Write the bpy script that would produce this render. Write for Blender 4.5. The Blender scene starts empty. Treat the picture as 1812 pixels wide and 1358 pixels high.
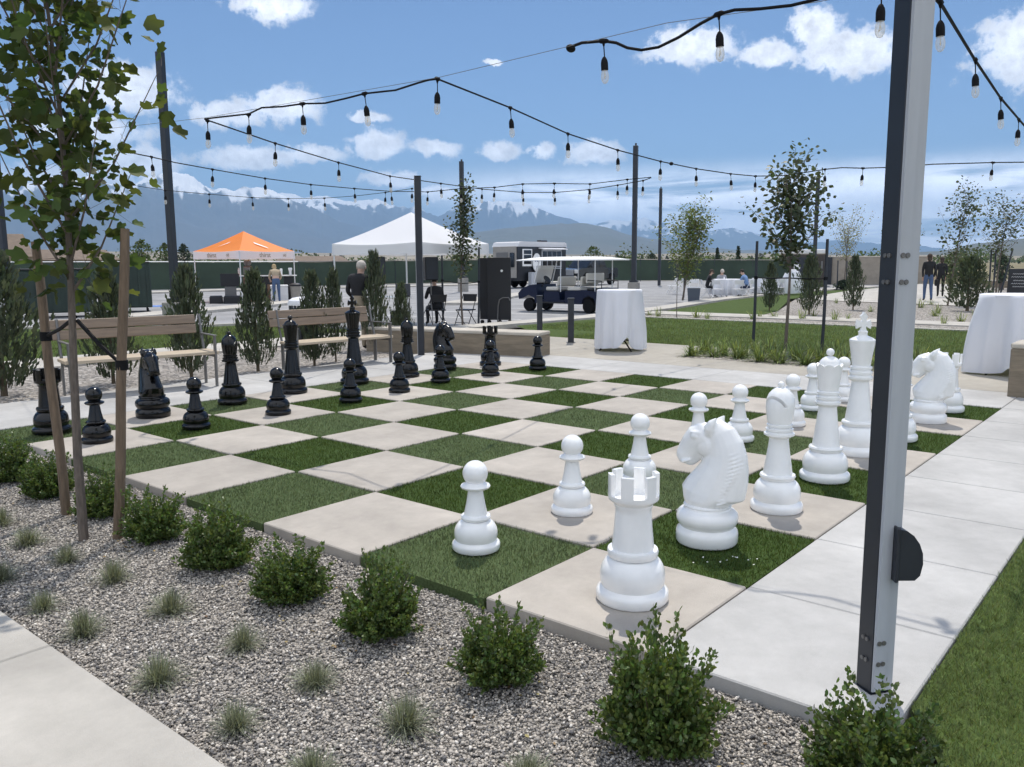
import bpy, bmesh, math, random
import numpy as np
from mathutils import Vector, Matrix, Euler
R = math.radians
rng = np.random.default_rng(7)
random.seed(7)
sc = bpy.context.scene
COL = sc.collection

# ------------------------------------------------------------------ camera
IMW, IMH, FPX = 1812.0, 1358.0, 1471.6
YAW, PIT, ROL = 0.696077, 0.143729, -0.0061574
CAM = np.array([-2.7976, -1.6055, 1.5695])
fw = np.array([math.cos(YAW)*math.cos(PIT), math.sin(YAW)*math.cos(PIT), -math.sin(PIT)])
r0 = np.array([math.sin(YAW), -math.cos(YAW), 0.0]); u0 = np.cross(r0, fw)
rt = math.cos(ROL)*r0 + math.sin(ROL)*u0; up = -math.sin(ROL)*r0 + math.cos(ROL)*u0
cd = bpy.data.cameras.new('camera'); cam = bpy.data.objects.new('camera', cd); COL.objects.link(cam)
M = Matrix.Identity(4)
for i in range(3):
    M[i][0] = rt[i]; M[i][1] = up[i]; M[i][2] = -fw[i]; M[i][3] = CAM[i]
cam.matrix_world = M
cd.sensor_fit = 'HORIZONTAL'; cd.sensor_width = 36.0; cd.lens = 36.0*FPX/IMW
cd.clip_start = 0.05; cd.clip_end = 60000
sc.camera = cam

def ray(px, py):
    return fw + rt*((px-IMW/2)/FPX) - up*((py-IMH/2)/FPX)
def at(px, py, z=0.0):
    """the surveyed place: where the line of sight through a photo point meets height z"""
    d = ray(px, py); t = (z-CAM[2])/d[2]
    return CAM + d*t
def far(px, py, dep):
    return CAM + ray(px, py)*dep
def azel(px, py):
    d = ray(px, py); d = d/np.linalg.norm(d)
    return math.atan2(d[1], d[0]), math.asin(d[2])

# ------------------------------------------------------------------ light
SUN_EL, SUN_AZ = R(63), R(32)
S = np.array([math.cos(SUN_AZ)*math.cos(SUN_EL), math.sin(SUN_AZ)*math.cos(SUN_EL), math.sin(SUN_EL)])
ld = bpy.data.lights.new('sun', 'SUN'); sun = bpy.data.objects.new('sun', ld); COL.objects.link(sun)
ld.energy = 2.5; ld.angle = R(0.6); ld.color = (1.0, 0.94, 0.85)
sun.rotation_euler = Vector((-S[0], -S[1], -S[2])).to_track_quat('-Z', 'Y').to_euler()
sc.view_settings.view_transform = 'Standard'; sc.view_settings.look = 'None'
sc.view_settings.exposure = 0.72; sc.view_settings.gamma = 1.0
sc.view_settings.use_curve_mapping = False
sc.render.engine = 'CYCLES'
cy = sc.cycles
cy.use_denoising = True
try:
    cy.denoiser = 'OPENIMAGEDENOISE'; cy.denoising_input_passes = 'RGB_ALBEDO_NORMAL'
except Exception: pass
cy.max_bounces = 6; cy.diffuse_bounces = 3; cy.glossy_bounces = 3; cy.transmission_bounces = 4
cy.transparent_max_bounces = 8; cy.volume_bounces = 0; cy.caustics_reflective = False; cy.caustics_refractive = False
cy.sample_clamp_indirect = 6.0

# ------------------------------------------------------------------ sky with clouds
w = bpy.data.worlds.new("World"); sc.world = w; w.use_nodes = True
nt = w.node_tree; N = nt.nodes; L = nt.links
for n in list(N): N.remove(n)
def nd(tree, typ, **kw):
    n = tree.nodes.new(typ)
    for k, v in kw.items(): setattr(n, k, v)
    return n
def lk(tree, a, b): tree.links.new(a, b)
def mth(tree, op, a, b=None, c=None, clamp=False):
    n = tree.nodes.new('ShaderNodeMath'); n.operation = op; n.use_clamp = clamp
    for i, v in enumerate((a, b, c)):
        if v is None: continue
        if isinstance(v, (int, float)): n.inputs[i].default_value = v
        else: tree.links.new(v, n.inputs[i])
    return n.outputs[0]
out = nd(nt, 'ShaderNodeOutputWorld'); bg = nd(nt, 'ShaderNodeBackground')
sky = nd(nt, 'ShaderNodeTexSky'); sky.sky_type = 'NISHITA'; sky.sun_disc = False
sky.sun_elevation = SUN_EL; sky.sun_rotation = R(90)-SUN_AZ
sky.altitude = 1400; sky.air_density = 1.0; sky.dust_density = 0.15; sky.ozone_density = 6.0
SKY = 0.066
bg.inputs['Strength'].default_value = SKY
tc = nd(nt, 'ShaderNodeTexCoord')
sp = nd(nt, 'ShaderNodeSeparateXYZ'); lk(nt, tc.outputs['Generated'], sp.inputs[0])
az = mth(nt, 'ARCTAN2', sp.outputs[1], sp.outputs[0])
el = mth(nt, 'ARCSINE', sp.outputs[2])
cb = nd(nt, 'ShaderNodeCombineXYZ'); lk(nt, az, cb.inputs[0]); lk(nt, el, cb.inputs[1])
def noise(tree, vec, scale, detail=4, rough=0.55, dist=0.0):
    n = tree.nodes.new('ShaderNodeTexNoise'); n.inputs['Scale'].default_value = scale
    n.inputs['Detail'].default_value = detail; n.inputs['Roughness'].default_value = rough
    n.inputs['Distortion'].default_value = dist
    if vec is not None: tree.links.new(vec, n.inputs['Vector'])
    return n
nA = noise(nt, cb.outputs[0], 38, 9, 0.68); nB = noise(nt, cb.outputs[0], 7, 4, 0.6)
sub = nd(nt, 'ShaderNodeVectorMath', operation='SUBTRACT'); lk(nt, nA.outputs['Color'], sub.inputs[0]); sub.inputs[1].default_value = (.5, .5, .5)
scl = nd(nt, 'ShaderNodeVectorMath', operation='SCALE'); lk(nt, sub.outputs[0], scl.inputs[0]); scl.inputs['Scale'].default_value = 0.022
pos = nd(nt, 'ShaderNodeVectorMath', operation='ADD'); lk(nt, cb.outputs[0], pos.inputs[0]); lk(nt, scl.outputs[0], pos.inputs[1])
# each cloud bank in the sky: bearing, height, half width, half height (radians)
CL = [(485, 8, 80, 32), (1225, 82, 95, 38), (1360, 95, 60, 26), (1440, 50, 55, 40), (1510, 92, 110, 46), (1830, 80, 95, 74),
      (400, 203, 75, 24), (500, 187, 85, 36), (440, 280, 90, 26), (550, 272, 75, 20), (668, 258, 62, 36), (772, 264, 55, 20),
      (885, 268, 48, 22), (957, 270, 35, 18), (1050, 270, 62, 28), (215, 158, 105, 46), (150, 230, 120, 30), (650, 208, 45, 12), (240, 290, 90, 40),
      (700, 318, 70, 22), (130, 330, 160, 40), (875, 112, 18, 6), (770, 340, 60, 18)]
acc = None
for (x, y, hw, hh) in CL:
    a, e = azel(x, y); s1 = hw/FPX*.98; s2 = hh/FPX*.95
    v = nd(nt, 'ShaderNodeVectorMath', operation='SUBTRACT'); lk(nt, pos.outputs[0], v.inputs[0]); v.inputs[1].default_value = (a, e, 0)
    q = nd(nt, 'ShaderNodeVectorMath', operation='MULTIPLY'); lk(nt, v.outputs[0], q.inputs[0]); q.inputs[1].default_value = (1/s1, 1/s2, 0)
    ln = nd(nt, 'ShaderNodeVectorMath', operation='LENGTH'); lk(nt, q.outputs[0], ln.inputs[0])
    acc = ln.outputs['Value'] if acc is None else mth(nt, 'SMOOTH_MIN', acc, ln.outputs['Value'], 0.15)
edge = mth(nt, 'ADD', acc, mth(nt, 'MULTIPLY', mth(nt, 'SUBTRACT', nA.outputs['Fac'], 0.5), 2.1))
mr = nd(nt, 'ShaderNodeMapRange', interpolation_type='SMOOTHSTEP'); lk(nt, edge, mr.inputs['Value'])
mr.inputs['From Min'].default_value = .98; mr.inputs['From Max'].default_value = 0.5
cum = mr.outputs['Result']
# long layer cloud low in the sky, thicker to the right
st = nd(nt, 'ShaderNodeVectorMath', operation='MULTIPLY'); lk(nt, cb.outputs[0], st.inputs[0]); st.inputs[1].default_value = (3.0, 26.0, 1)
nS = noise(nt, st.outputs[0], 1.6, 6, 0.6, 0.4)
e0 = azel(1300, 305)[1]; e1 = azel(1300, 460)[1]
up1 = nd(nt, 'ShaderNodeMapRange', interpolation_type='SMOOTHSTEP'); lk(nt, el, up1.inputs['Value'])
up1.inputs['From Min'].default_value = e0+0.022; up1.inputs['From Max'].default_value = e0-0.02
azr = nd(nt, 'ShaderNodeMapRange', interpolation_type='SMOOTHSTEP'); lk(nt, az, azr.inputs['Value'])
azr.inputs['From Min'].default_value = azel(560, 330)[0]; azr.inputs['From Max'].default_value = azel(1050, 330)[0]
sm = nd(nt, 'ShaderNodeMapRange', interpolation_type='SMOOTHSTEP'); lk(nt, nS.outputs['Fac'], sm.inputs['Value'])
sm.inputs['From Min'].default_value = 0.27; sm.inputs['From Max'].default_value = 0.50
strat = mth(nt, 'MULTIPLY', mth(nt, 'MULTIPLY', sm.outputs[0], up1.outputs[0]), azr.outputs[0])
strat = mth(nt, 'MULTIPLY', strat, 0.97)
# unseen bright cloud added overhead and behind the viewer as fill for the shaded fronts
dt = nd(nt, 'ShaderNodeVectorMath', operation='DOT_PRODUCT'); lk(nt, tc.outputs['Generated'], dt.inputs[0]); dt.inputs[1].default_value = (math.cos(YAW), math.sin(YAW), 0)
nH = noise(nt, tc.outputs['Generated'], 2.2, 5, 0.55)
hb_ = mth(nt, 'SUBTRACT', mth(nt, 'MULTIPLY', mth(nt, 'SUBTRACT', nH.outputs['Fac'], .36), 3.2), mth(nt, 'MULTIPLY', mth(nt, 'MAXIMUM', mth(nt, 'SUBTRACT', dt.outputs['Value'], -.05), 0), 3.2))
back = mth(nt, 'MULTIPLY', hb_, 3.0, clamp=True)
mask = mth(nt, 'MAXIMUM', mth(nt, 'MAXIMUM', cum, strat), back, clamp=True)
shade = nd(nt, 'ShaderNodeMapRange'); lk(nt, nA.outputs['Fac'], shade.inputs['Value'])
shade.inputs['From Min'].default_value = 0.35; shade.inputs['From Max'].default_value = 0.6
shade.inputs['To Min'].default_value = 0.62; shade.inputs['To Max'].default_value = 1.0
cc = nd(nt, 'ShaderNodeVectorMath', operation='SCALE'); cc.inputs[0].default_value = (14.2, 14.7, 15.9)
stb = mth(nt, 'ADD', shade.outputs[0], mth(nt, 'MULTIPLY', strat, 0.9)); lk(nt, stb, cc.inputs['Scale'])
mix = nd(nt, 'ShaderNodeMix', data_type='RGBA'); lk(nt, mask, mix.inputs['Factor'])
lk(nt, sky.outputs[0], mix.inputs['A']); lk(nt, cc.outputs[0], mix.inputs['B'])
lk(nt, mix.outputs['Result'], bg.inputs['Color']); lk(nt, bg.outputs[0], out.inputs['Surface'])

# ------------------------------------------------------------------ materials
MATS = {}
def mat(name, col, rough=0.6, metal=0.0, var=0.0, vs=4.0, bump=0.0, bs=60.0, coat=0.0, spec=0.5, isl=0.0, trans=0.0, vdetail=5, col2=None, stretch=None, sheen=0.0):
    m = bpy.data.materials.new(name); m.use_nodes = True; t = m.node_tree
    b = t.nodes['Principled BSDF']; o = t.nodes['Material Output']
    b.inputs['Roughness'].default_value = rough; b.inputs['Metallic'].default_value = metal
    b.inputs['Specular IOR Level'].default_value = spec
    if coat: b.inputs['Coat Weight'].default_value = coat; b.inputs['Coat Roughness'].default_value = 0.06
    col = tuple(col)
    src = None
    tcn = t.nodes.new('ShaderNodeTexCoord'); vec = tcn.outputs['Object']
    if stretch:
        mp = t.nodes.new('ShaderNodeMapping'); mp.inputs['Scale'].default_value = stretch; t.links.new(vec, mp.inputs[0]); vec = mp.outputs[0]
    if var:
        n = noise(t, vec, vs, vdetail, 0.6)
        rp = t.nodes.new('ShaderNodeValToRGB'); t.links.new(n.outputs['Fac'], rp.inputs[0])
        c2 = col2 or tuple(min(1, c*(1+var)) for c in col)
        c1 = tuple(c*(1-var) for c in col)
        rp.color_ramp.elements[0].position = 0.3; rp.color_ramp.elements[1].position = 0.7
        rp.color_ramp.elements[0].color = c1+(1,); rp.color_ramp.elements[1].color = c2+(1,)
        src = rp.outputs[0]
    if isl:
        g = t.nodes.new('ShaderNodeNewGeometry')
        hs = t.nodes.new('ShaderNodeHueSaturation')
        f = mth(t, 'ADD', mth(t, 'MULTIPLY', g.outputs['Random Per Island'], 2*isl), 1-isl)
        t.links.new(f, hs.inputs['Value'])
        h = mth(t, 'ADD', mth(t, 'MULTIPLY', mth(t, 'FRACT', mth(t, 'MULTIPLY', g.outputs['Random Per Island'], 17.3)), 0.07), 0.465)
        t.links.new(h, hs.inputs['Hue'])
        if src is None: hs.inputs['Color'].default_value = col+(1,)
        else: t.links.new(src, hs.inputs['Color'])
        src = hs.outputs[0]
    if src is None: b.inputs['Base Color'].default_value = col+(1,)
    else: t.links.new(src, b.inputs['Base Color'])
    if bump:
        n2 = noise(t, vec, bs, 5, 0.65)
        bp = t.nodes.new('ShaderNodeBump'); bp.inputs['Strength'].default_value = bump; bp.inputs['Distance'].default_value = 0.01
        t.links.new(n2.outputs['Fac'], bp.inputs['Height']); t.links.new(bp.outputs[0], b.inputs['Normal'])
    if trans:
        tr = t.nodes.new('ShaderNodeBsdfTranslucent')
        if src is None: tr.inputs['Color'].default_value = tuple(min(1, c*1.5) for c in col)+(1,)
        else:
            sc2 = t.nodes.new('ShaderNodeVectorMath'); sc2.operation = 'MULTIPLY'; t.links.new(src, sc2.inputs[0]); sc2.inputs[1].default_value = (1.7, 1.7, 0.9)
            t.links.new(sc2.outputs[0], tr.inputs['Color'])
        mx = t.nodes.new('ShaderNodeMixShader'); mx.inputs[0].default_value = trans
        t.links.new(b.outputs[0], mx.inputs[1]); t.links.new(tr.outputs[0], mx.inputs[2]); t.links.new(mx.outputs[0], o.inputs['Surface'])
    MATS[name] = m
    return m

white_gloss = mat('white_fibreglass', (.88, .88, .87), .24, var=.05, vs=5, coat=.45, bump=.04, bs=9)
black_gloss = mat('black_fibreglass', (.0045, .0045, .005), .18, spec=.42, coat=.0, bump=.03, bs=9, var=.3, vs=14)
def concrete(name, col, stain=.12, sc1=1.1):
    m = mat(name, col, .85, var=stain, vs=sc1, bump=.25, bs=180, spec=.3, vdetail=8)
    t = m.node_tree; b = t.nodes['Principled BSDF']
    src = b.inputs['Base Color'].links[0].from_socket
    tcn = t.nodes.new('ShaderNodeTexCoord')
    n = noise(t, tcn.outputs['Object'], 260, 3, .7)
    n3 = noise(t, tcn.outputs['Object'], 7, 6, .7)
    n4 = noise(t, tcn.outputs['Object'], 2.3, 7, .75)
    f = mth(t, 'ADD', mth(t, 'MULTIPLY', n.outputs['Fac'], .42), mth(t, 'MULTIPLY', n3.outputs['Fac'], .34))
    f = mth(t, 'ADD', f, mth(t, 'MULTIPLY', n4.outputs['Fac'], .34))
    f = mth(t, 'ADD', f, .45)
    g = t.nodes.new('ShaderNodeNewGeometry')
    f = mth(t, 'MULTIPLY', f, mth(t, 'ADD', mth(t, 'MULTIPLY', g.outputs['Random Per Island'], .09), .955))
    v = t.nodes.new('ShaderNodeVectorMath'); v.operation = 'SCALE'; t.links.new(src, v.inputs[0]); t.links.new(f, v.inputs['Scale'])
    t.links.new(v.outputs[0], b.inputs['Base Color'])
    return m
conc_light = concrete('pale_concrete', (.415, .41, .40), .20, .8)
conc_beige = concrete('beige_concrete', (.395, .362, .322), .16, 1.6)
conc_tan = concrete('tan_concrete', (.36, .335, .29), .13)
conc_walk = concrete('walk_concrete', (.43, .408, .37), .17)
conc_dark = concrete('grey_concrete', (.30, .285, .26), .15)
asphalt = mat('asphalt', (.27, .27, .275), .9, var=.25, vs=.6, bump=.3, bs=150, spec=.3)
soil = mat('dry_grassland', (.20, .175, .11), .95, var=.35, vs=.01, spec=.1)
turf_dark = mat('artificial_grass_dark', (.070, .104, .027), .6, var=.28, vs=3.5, isl=.45, trans=.18, spec=.3)
turf_pale = mat('artificial_grass_pale', (.105, .138, .058), .6, var=.28, vs=3.5, isl=.45, trans=.18, spec=.3)
turf_base = mat('turf_backing', (.045, .075, .02), .9, var=.4, vs=90, spec=.1)
turf_base2 = mat('turf_backing_pale', (.075, .105, .045), .9, var=.4, vs=90, spec=.1)
lawn_m = mat('lawn_blades', (.14, .18, .065), .6, var=.3, vs=1.6, isl=.45, trans=.25, spec=.3)
lawn_base = mat('lawn_ground', (.065, .095, .028), .95, var=.45, vs=30, bump=.6, bs=60, spec=.1)
white_paint = mat('white_road_paint', (.72, .72, .70), .7, var=.15, vs=8)
blue_paint = mat('blue_road_paint', (.05, .16, .50), .7, var=.1, vs=5)
def gravel_mat(name, ramp, scale, isl=False):
    m = bpy.data.materials.new(name); m.use_nodes = True; t = m.node_tree; b = t.nodes['Principled BSDF']
    b.inputs['Roughness'].default_value = .85; b.inputs['Specular IOR Level'].default_value = .3
    rp = t.nodes.new('ShaderNodeValToRGB'); els = rp.color_ramp.elements; rp.color_ramp.interpolation = 'CONSTANT' if isl else 'LINEAR'
    for i, (p_, c_) in enumerate(ramp):
        e = els[i] if i < 2 else els.new(p_)
        e.position = p_; e.color = c_+(1,)
    tcn = t.nodes.new('ShaderNodeTexCoord')
    if isl:
        g = t.nodes.new('ShaderNodeNewGeometry'); t.links.new(g.outputs['Random Per Island'], rp.inputs[0])
        n = noise(t, tcn.outputs['Object'], 140, 3, .6)
        v = t.nodes.new('ShaderNodeVectorMath'); v.operation = 'SCALE'; t.links.new(rp.outputs[0], v.inputs[0])
        t.links.new(mth(t, 'ADD', mth(t, 'MULTIPLY', n.outputs['Fac'], .8), .6), v.inputs['Scale']); t.links.new(v.outputs[0], b.inputs['Base Color'])
    else:
        vo = t.nodes.new('ShaderNodeTexVoronoi'); vo.inputs['Scale'].default_value = scale; t.links.new(tcn.outputs['Object'], vo.inputs['Vector'])
        sx = t.nodes.new('ShaderNodeSeparateXYZ'); t.links.new(vo.outputs['Color'], sx.inputs[0]); t.links.new(sx.outputs[0], rp.inputs[0])
        t.links.new(rp.outputs[0], b.inputs['Base Color'])
        bp = t.nodes.new('ShaderNodeBump'); bp.inputs['Strength'].default_value = 1; bp.inputs['Distance'].default_value = .015; bp.invert = True
        t.links.new(vo.outputs['Distance'], bp.inputs['Height']); t.links.new(bp.outputs[0], b.inputs['Normal'])
    return m
GR = [(0, (.15, .145, .145)), (.15, (.25, .235, .22)), (.34, (.35, .32, .285)), (.55, (.45, .41, .36)), (.76, (.54, .49, .43)), (.93, (.70, .66, .60))]
gravel_m = gravel_mat('gravel_stones', GR, 40, True)
gravel_base = gravel_mat('gravel_ground', [(0, (.09, .087, .085)), (.3, (.19, .18, .17)), (.6, (.32, .30, .27)), (.85, (.45, .42, .38)), (1, (.6, .58, .54))], 75)
gravel_far = gravel_mat('gravel_bed_far', [(0, (.09, .085, .08)), (.3, (.19, .175, .16)), (.6, (.29, .26, .23)), (.85, (.38, .35, .31)), (1, (.55, .52, .48))], 26)

steel_dark = mat('dark_painted_steel', (.022, .026, .034), .42, var=.2, vs=3, spec=.5)
steel_light = mat('grey_galvanised_steel', (.43, .45, .48), .5, metal=.0, var=.08, vs=3, stretch=(4, 4, .3))
steel_grey = mat('grey_steel', (.18, .175, .17), .45, metal=.5)
alu = mat('white_tent_frame', (.72, .73, .74), .4, metal=.1)
black_rub = mat('black_rubber', (.006, .006, .007), .7, spec=.2)
black_plastic = mat('black_plastic', (.012, .012, .014), .45)
chrome = mat('chrome', (.55, .55, .55), .2, metal=1)
wood_stake = mat('weathered_round_wood', (.155, .11, .072), .8, var=.35, vs=6, stretch=(6, 6, .8), bump=.4, bs=30)
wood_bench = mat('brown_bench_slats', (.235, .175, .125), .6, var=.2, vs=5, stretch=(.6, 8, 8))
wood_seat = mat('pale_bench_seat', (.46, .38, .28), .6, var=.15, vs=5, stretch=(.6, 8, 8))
bark = mat('young_bark', (.13, .105, .085), .85, var=.3, vs=20, stretch=(3, 3, .6), bump=.5, bs=60)
wall_board = mat('board_marked_concrete', (.22, .18, .13), .85, var=.22, vs=3, stretch=(1, 1, 9), bump=.4, bs=10)
wall_top = concrete('pale_wall_cap', (.47, .43, .37), .1)
cloth = mat('white_tablecloth', (.76, .77, .83), .8, var=.02, vs=3, trans=.10)
canopy_w = mat('white_canopy', (.78, .79, .82), .7, trans=.3)
canopy_o = mat('orange_canopy', (.80, .26, .055), .6, trans=.35, var=.05, vs=1)
screen_g = mat('green_fence_screen', (.034, .056, .036), .8, var=.25, vs=.5)
glass_dark = mat('dark_glass', (.012, .014, .018), .08, spec=.8)
leaf_box = mat('boxwood_leaves', (.092, .135, .038), .42, isl=.45, trans=.28)
leaf_tulip = mat('tulip_tree_leaves', (.070, .095, .030), .6, spec=.2, isl=.45, trans=.38)
leaf_tree = mat('young_tree_leaves', (.058, .076, .036), .5, isl=.45, trans=.28)
leaf_lime = mat('light_green_leaves', (.12, .15, .04), .5, isl=.4, trans=.35)
leaf_pale = mat('pale_spring_leaves', (.20, .20, .10), .55, isl=.4, trans=.35)
leaf_arb = mat('arborvitae_sprays', (.066, .084, .048), .6, isl=.5, trans=.2)
leaf_lily = mat('daylily_leaves', (.165, .215, .075), .5, isl=.7, trans=.3)  # leaf-to-leaf tone spread, widened to stand in for sun glints
leaf_fesc = mat('fescue_blades', (.20, .215, .15), .6, isl=.5, trans=.2)
leaf_far = mat('distant_foliage', (.07, .10, .03), .7, isl=.5, trans=.2)
leaf_con = mat('distant_conifer', (.03, .05, .022), .7, isl=.5)
stem_m = mat('shrub_stems', (.10, .075, .045), .8)
bark_far = mat('thin_twigs', (.09, .07, .06), .8)

# ------------------------------------------------------------------ mesh helpers
class MB:
    def __init__(s): s.v = []; s.f = []; s.m = []; s.cur = 0
    def add(s, vs, fs):
        o = len(s.v); s.v += [tuple(map(float, q)) for q in vs]
        s.f += [tuple(o+i for i in f) for f in fs]; s.m += [s.cur]*len(fs)
        return s
    def box(s, c, d, rz=0, bev=0, tilt=None):
        x, y, z = d[0]/2, d[1]/2, d[2]/2
        if bev > 0:
            b = min(bev, x*.9, y*.9, z*.9)
            vs = []; 
            for sx in (-1, 1):
                for sy in (-1, 1):
                    for sz in (-1, 1):
                        vs += [(sx*(x-b), sy*(y-b), sz*z), (sx*(x-b), sy*y, sz*(z-b)), (sx*x, sy*(y-b), sz*(z-b))]
            bm = bmesh.new(); pv = [bm.verts.new(q) for q in vs]; bmesh.ops.convex_hull(bm, input=pv)
            bm.verts.ensure_lookup_table(); bm.verts.index_update()
            V = [tuple(q.co) for q in bm.verts]; F = [[q.index for q in f.verts] for f in bm.faces]; bm.free()
        else:
            V = [(-x,-y,-z),(x,-y,-z),(x,y,-z),(-x,y,-z),(-x,-y,z),(x,-y,z),(x,y,z),(-x,y,z)]
            F = [(0,3,2,1),(4,5,6,7),(0,1,5,4),(1,2,6,5),(2,3,7,6),(3,0,4,7)]
        e = Matrix.Rotation(rz, 3, 'Z')
        if tilt: e = e @ Euler(tilt).to_matrix()
        return s.add([Vector(c)+e @ Vector(q) for q in V], F)
    def tube(s, pts, rad, n=8, cap=True, closed=False):
        pts = [Vector(q) for q in pts]; k = len(pts)
        if not hasattr(rad, '__len__'): rad = [rad]*k
        vs = []; fs = []; prev = None
        for i, q in enumerate(pts):
            a = pts[max(i-1, 0)]; b = pts[min(i+1, k-1)]; t = (b-a)
            if t.length < 1e-9: t = Vector((0, 0, 1))
            t.normalize()
            if prev is None: u = t.orthogonal().normalized()
            else:
                u = prev-t*prev.dot(t)
                u = u.normalized() if u.length > 1e-6 else t.orthogonal().normalized()
            prev = u; v = t.cross(u)
            for j in range(n):
                a_ = 2*math.pi*j/n; vs.append(q+(u*math.cos(a_)+v*math.sin(a_))*rad[i])
        for i in range(k-1):
            for j in range(n):
                fs.append((i*n+j, i*n+(j+1) % n, (i+1)*n+(j+1) % n, (i+1)*n+j))
        if cap: fs += [tuple(range(n-1, -1, -1)), tuple((k-1)*n+j for j in range(n))]
        return s.add(vs, fs)
    def lathe(s, prof, n=40, c=(0, 0, 0), sx=1, sy=1):
        vs = []; fs = []; k = len(prof)
        for (r_, z_) in prof:
            for j in range(n):
                a_ = 2*math.pi*j/n; vs.append((c[0]+r_*math.cos(a_)*sx, c[1]+r_*math.sin(a_)*sy, c[2]+z_))
        for i in range(k-1):
            for j in range(n): fs.append((i*n+j, i*n+(j+1) % n, (i+1)*n+(j+1) % n, (i+1)*n+j))
        fs += [tuple(range(n-1, -1, -1)), tuple((k-1)*n+j for j in range(n))]
        return s.add(vs, fs)
    def prism(s, poly, z0, z1, axis='z'):
        k = len(poly)
        if axis == 'z': V = [(x, y, z0) for x, y in poly]+[(x, y, z1) for x, y in poly]
        elif axis == 'y': V = [(x, z0, y) for x, y in poly]+[(x, z1, y) for x, y in poly]
        else: V = [(z0, x, y) for x, y in poly]+[(z1, x, y) for x, y in poly]
        F = [tuple(range(k-1, -1, -1)), tuple(range(k, 2*k))]+[(i, (i+1) % k, k+(i+1) % k, k+i) for i in range(k)]
        s.add(V, F); return s
    def ball(s, c, r, n=16, k=9):
        if not hasattr(r, '__len__'): r = (r, r, r)
        prof = [(math.sin(math.pi*i/k), -math.cos(math.pi*i/k)) for i in range(k+1)]
        prof[0] = (1e-4, -1); prof[-1] = (1e-4, 1)
        vs = []; fs = []
        for (a, b) in prof:
            for j in range(n):
                t = 2*math.pi*j/n; vs.append((c[0]+r[0]*a*math.cos(t), c[1]+r[1]*a*math.sin(t), c[2]+r[2]*b))
        for i in range(k):
            for j in range(n): fs.append((i*n+j, i*n+(j+1) % n, (i+1)*n+(j+1) % n, (i+1)*n+j))
        return s.add(vs, fs)
    def mesh(s, name, mats, smooth=True, ang=35):
        me = bpy.data.meshes.new(name); me.from_pydata(s.v, [], s.f); me.validate(); me.update()
        bm = bmesh.new(); bm.from_mesh(me); bmesh.ops.recalc_face_normals(bm, faces=bm.faces); bm.to_mesh(me); bm.free()
        if not isinstance(mats, (list, tuple)): mats = [mats]
        for m_ in mats: me.materials.append(m_)
        if len(mats) > 1:
            for p_, i in zip(me.polygons, s.m): p_.material_index = i
        if smooth:
            me.shade_smooth(); me.set_sharp_from_angle(angle=R(ang))
        return me
    def build(s, name, mats, parent=None, smooth=True, ang=35):
        return obj(name, s.mesh(name, mats, smooth, ang), parent)
def obj(name, me, parent=None):
    o = bpy.data.objects.new(name, me); COL.objects.link(o)
    if parent is not None: o.parent = parent
    return o
def tag(o, label, cat, group=None):
    o['label'] = label; o['category'] = cat
    if group: o['group'] = group
    return o
def thing(name, label, cat, loc=(0, 0, 0), rz=0, group=None):
    o = bpy.data.objects.new(name, None); COL.objects.link(o); o.empty_display_size = .1
    o.location = tuple(map(float, loc)); o.rotation_euler = (0, 0, rz)
    return tag(o, label, cat, group)
def struct(o, kind='structure'):
    o['kind'] = kind; return o
def dup(root, loc, rz, label, group=None):
    r = root.copy(); COL.objects.link(r); r.location = tuple(map(float, loc)); r.rotation_euler = (0, 0, rz); r['label'] = label
    if group: r['group'] = group
    for ch in list(root.children):
        c = ch.copy(); COL.objects.link(c); c.parent = r
        for g in list(ch.children):
            d = g.copy(); COL.objects.link(d); d.parent = c
    return r
def np_mesh(name, V, F, m, smooth=False):
    """V (n,3) float, F (k,c) int"""
    me = bpy.data.meshes.new(name); n, (k, c) = len(V), F.shape
    me.vertices.add(n); me.vertices.foreach_set('co', V.astype(np.float32).ravel())
    me.loops.add(k*c); me.loops.foreach_set('vertex_index', F.astype(np.int32).ravel())
    me.polygons.add(k); me.polygons.foreach_set('loop_start', np.arange(0, k*c, c, dtype=np.int32))
    me.update(calc_edges=True)
    me.materials.append(m)
    if smooth: me.shade_smooth()
    return me
def frames(d, roll):
    """local y along d, z = a normal turned by roll"""
    d = d/np.linalg.norm(d, axis=1, keepdims=True)
    ref = np.tile([0., 0., 1.], (len(d), 1)); ref[np.abs(d[:, 2]) > .95] = [1., 0., 0.]
    x = np.cross(d, ref); x /= np.linalg.norm(x, axis=1, keepdims=True); z = np.cross(x, d)
    c, s_ = np.cos(roll)[:, None], np.sin(roll)[:, None]
    x2 = x*c+z*s_; z2 = -x*s_+z*c
    return np.stack([x2, d, z2], 2)
def scatter(T, TF, P, Rm, scl):
    scl = np.asarray(scl, float)
    if scl.ndim == 1: scl = np.repeat(scl[:, None], 3, 1)
    V = P[:, None, :]+np.einsum('nij,nkj->nki', Rm, T[None]*scl[:, None, :])
    F = (TF[None]+(np.arange(len(P))*len(T))[:, None, None]).reshape(-1, TF.shape[1])
    return V.reshape(-1, 3), F
def rdir(n, zmin=-1, zmax=1):
    z = rng.uniform(zmin, zmax, n); a = rng.uniform(0, 2*math.pi, n); r_ = np.sqrt(np.maximum(0, 1-z*z))
    return np.stack([r_*np.cos(a), r_*np.sin(a), z], 1)
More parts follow.
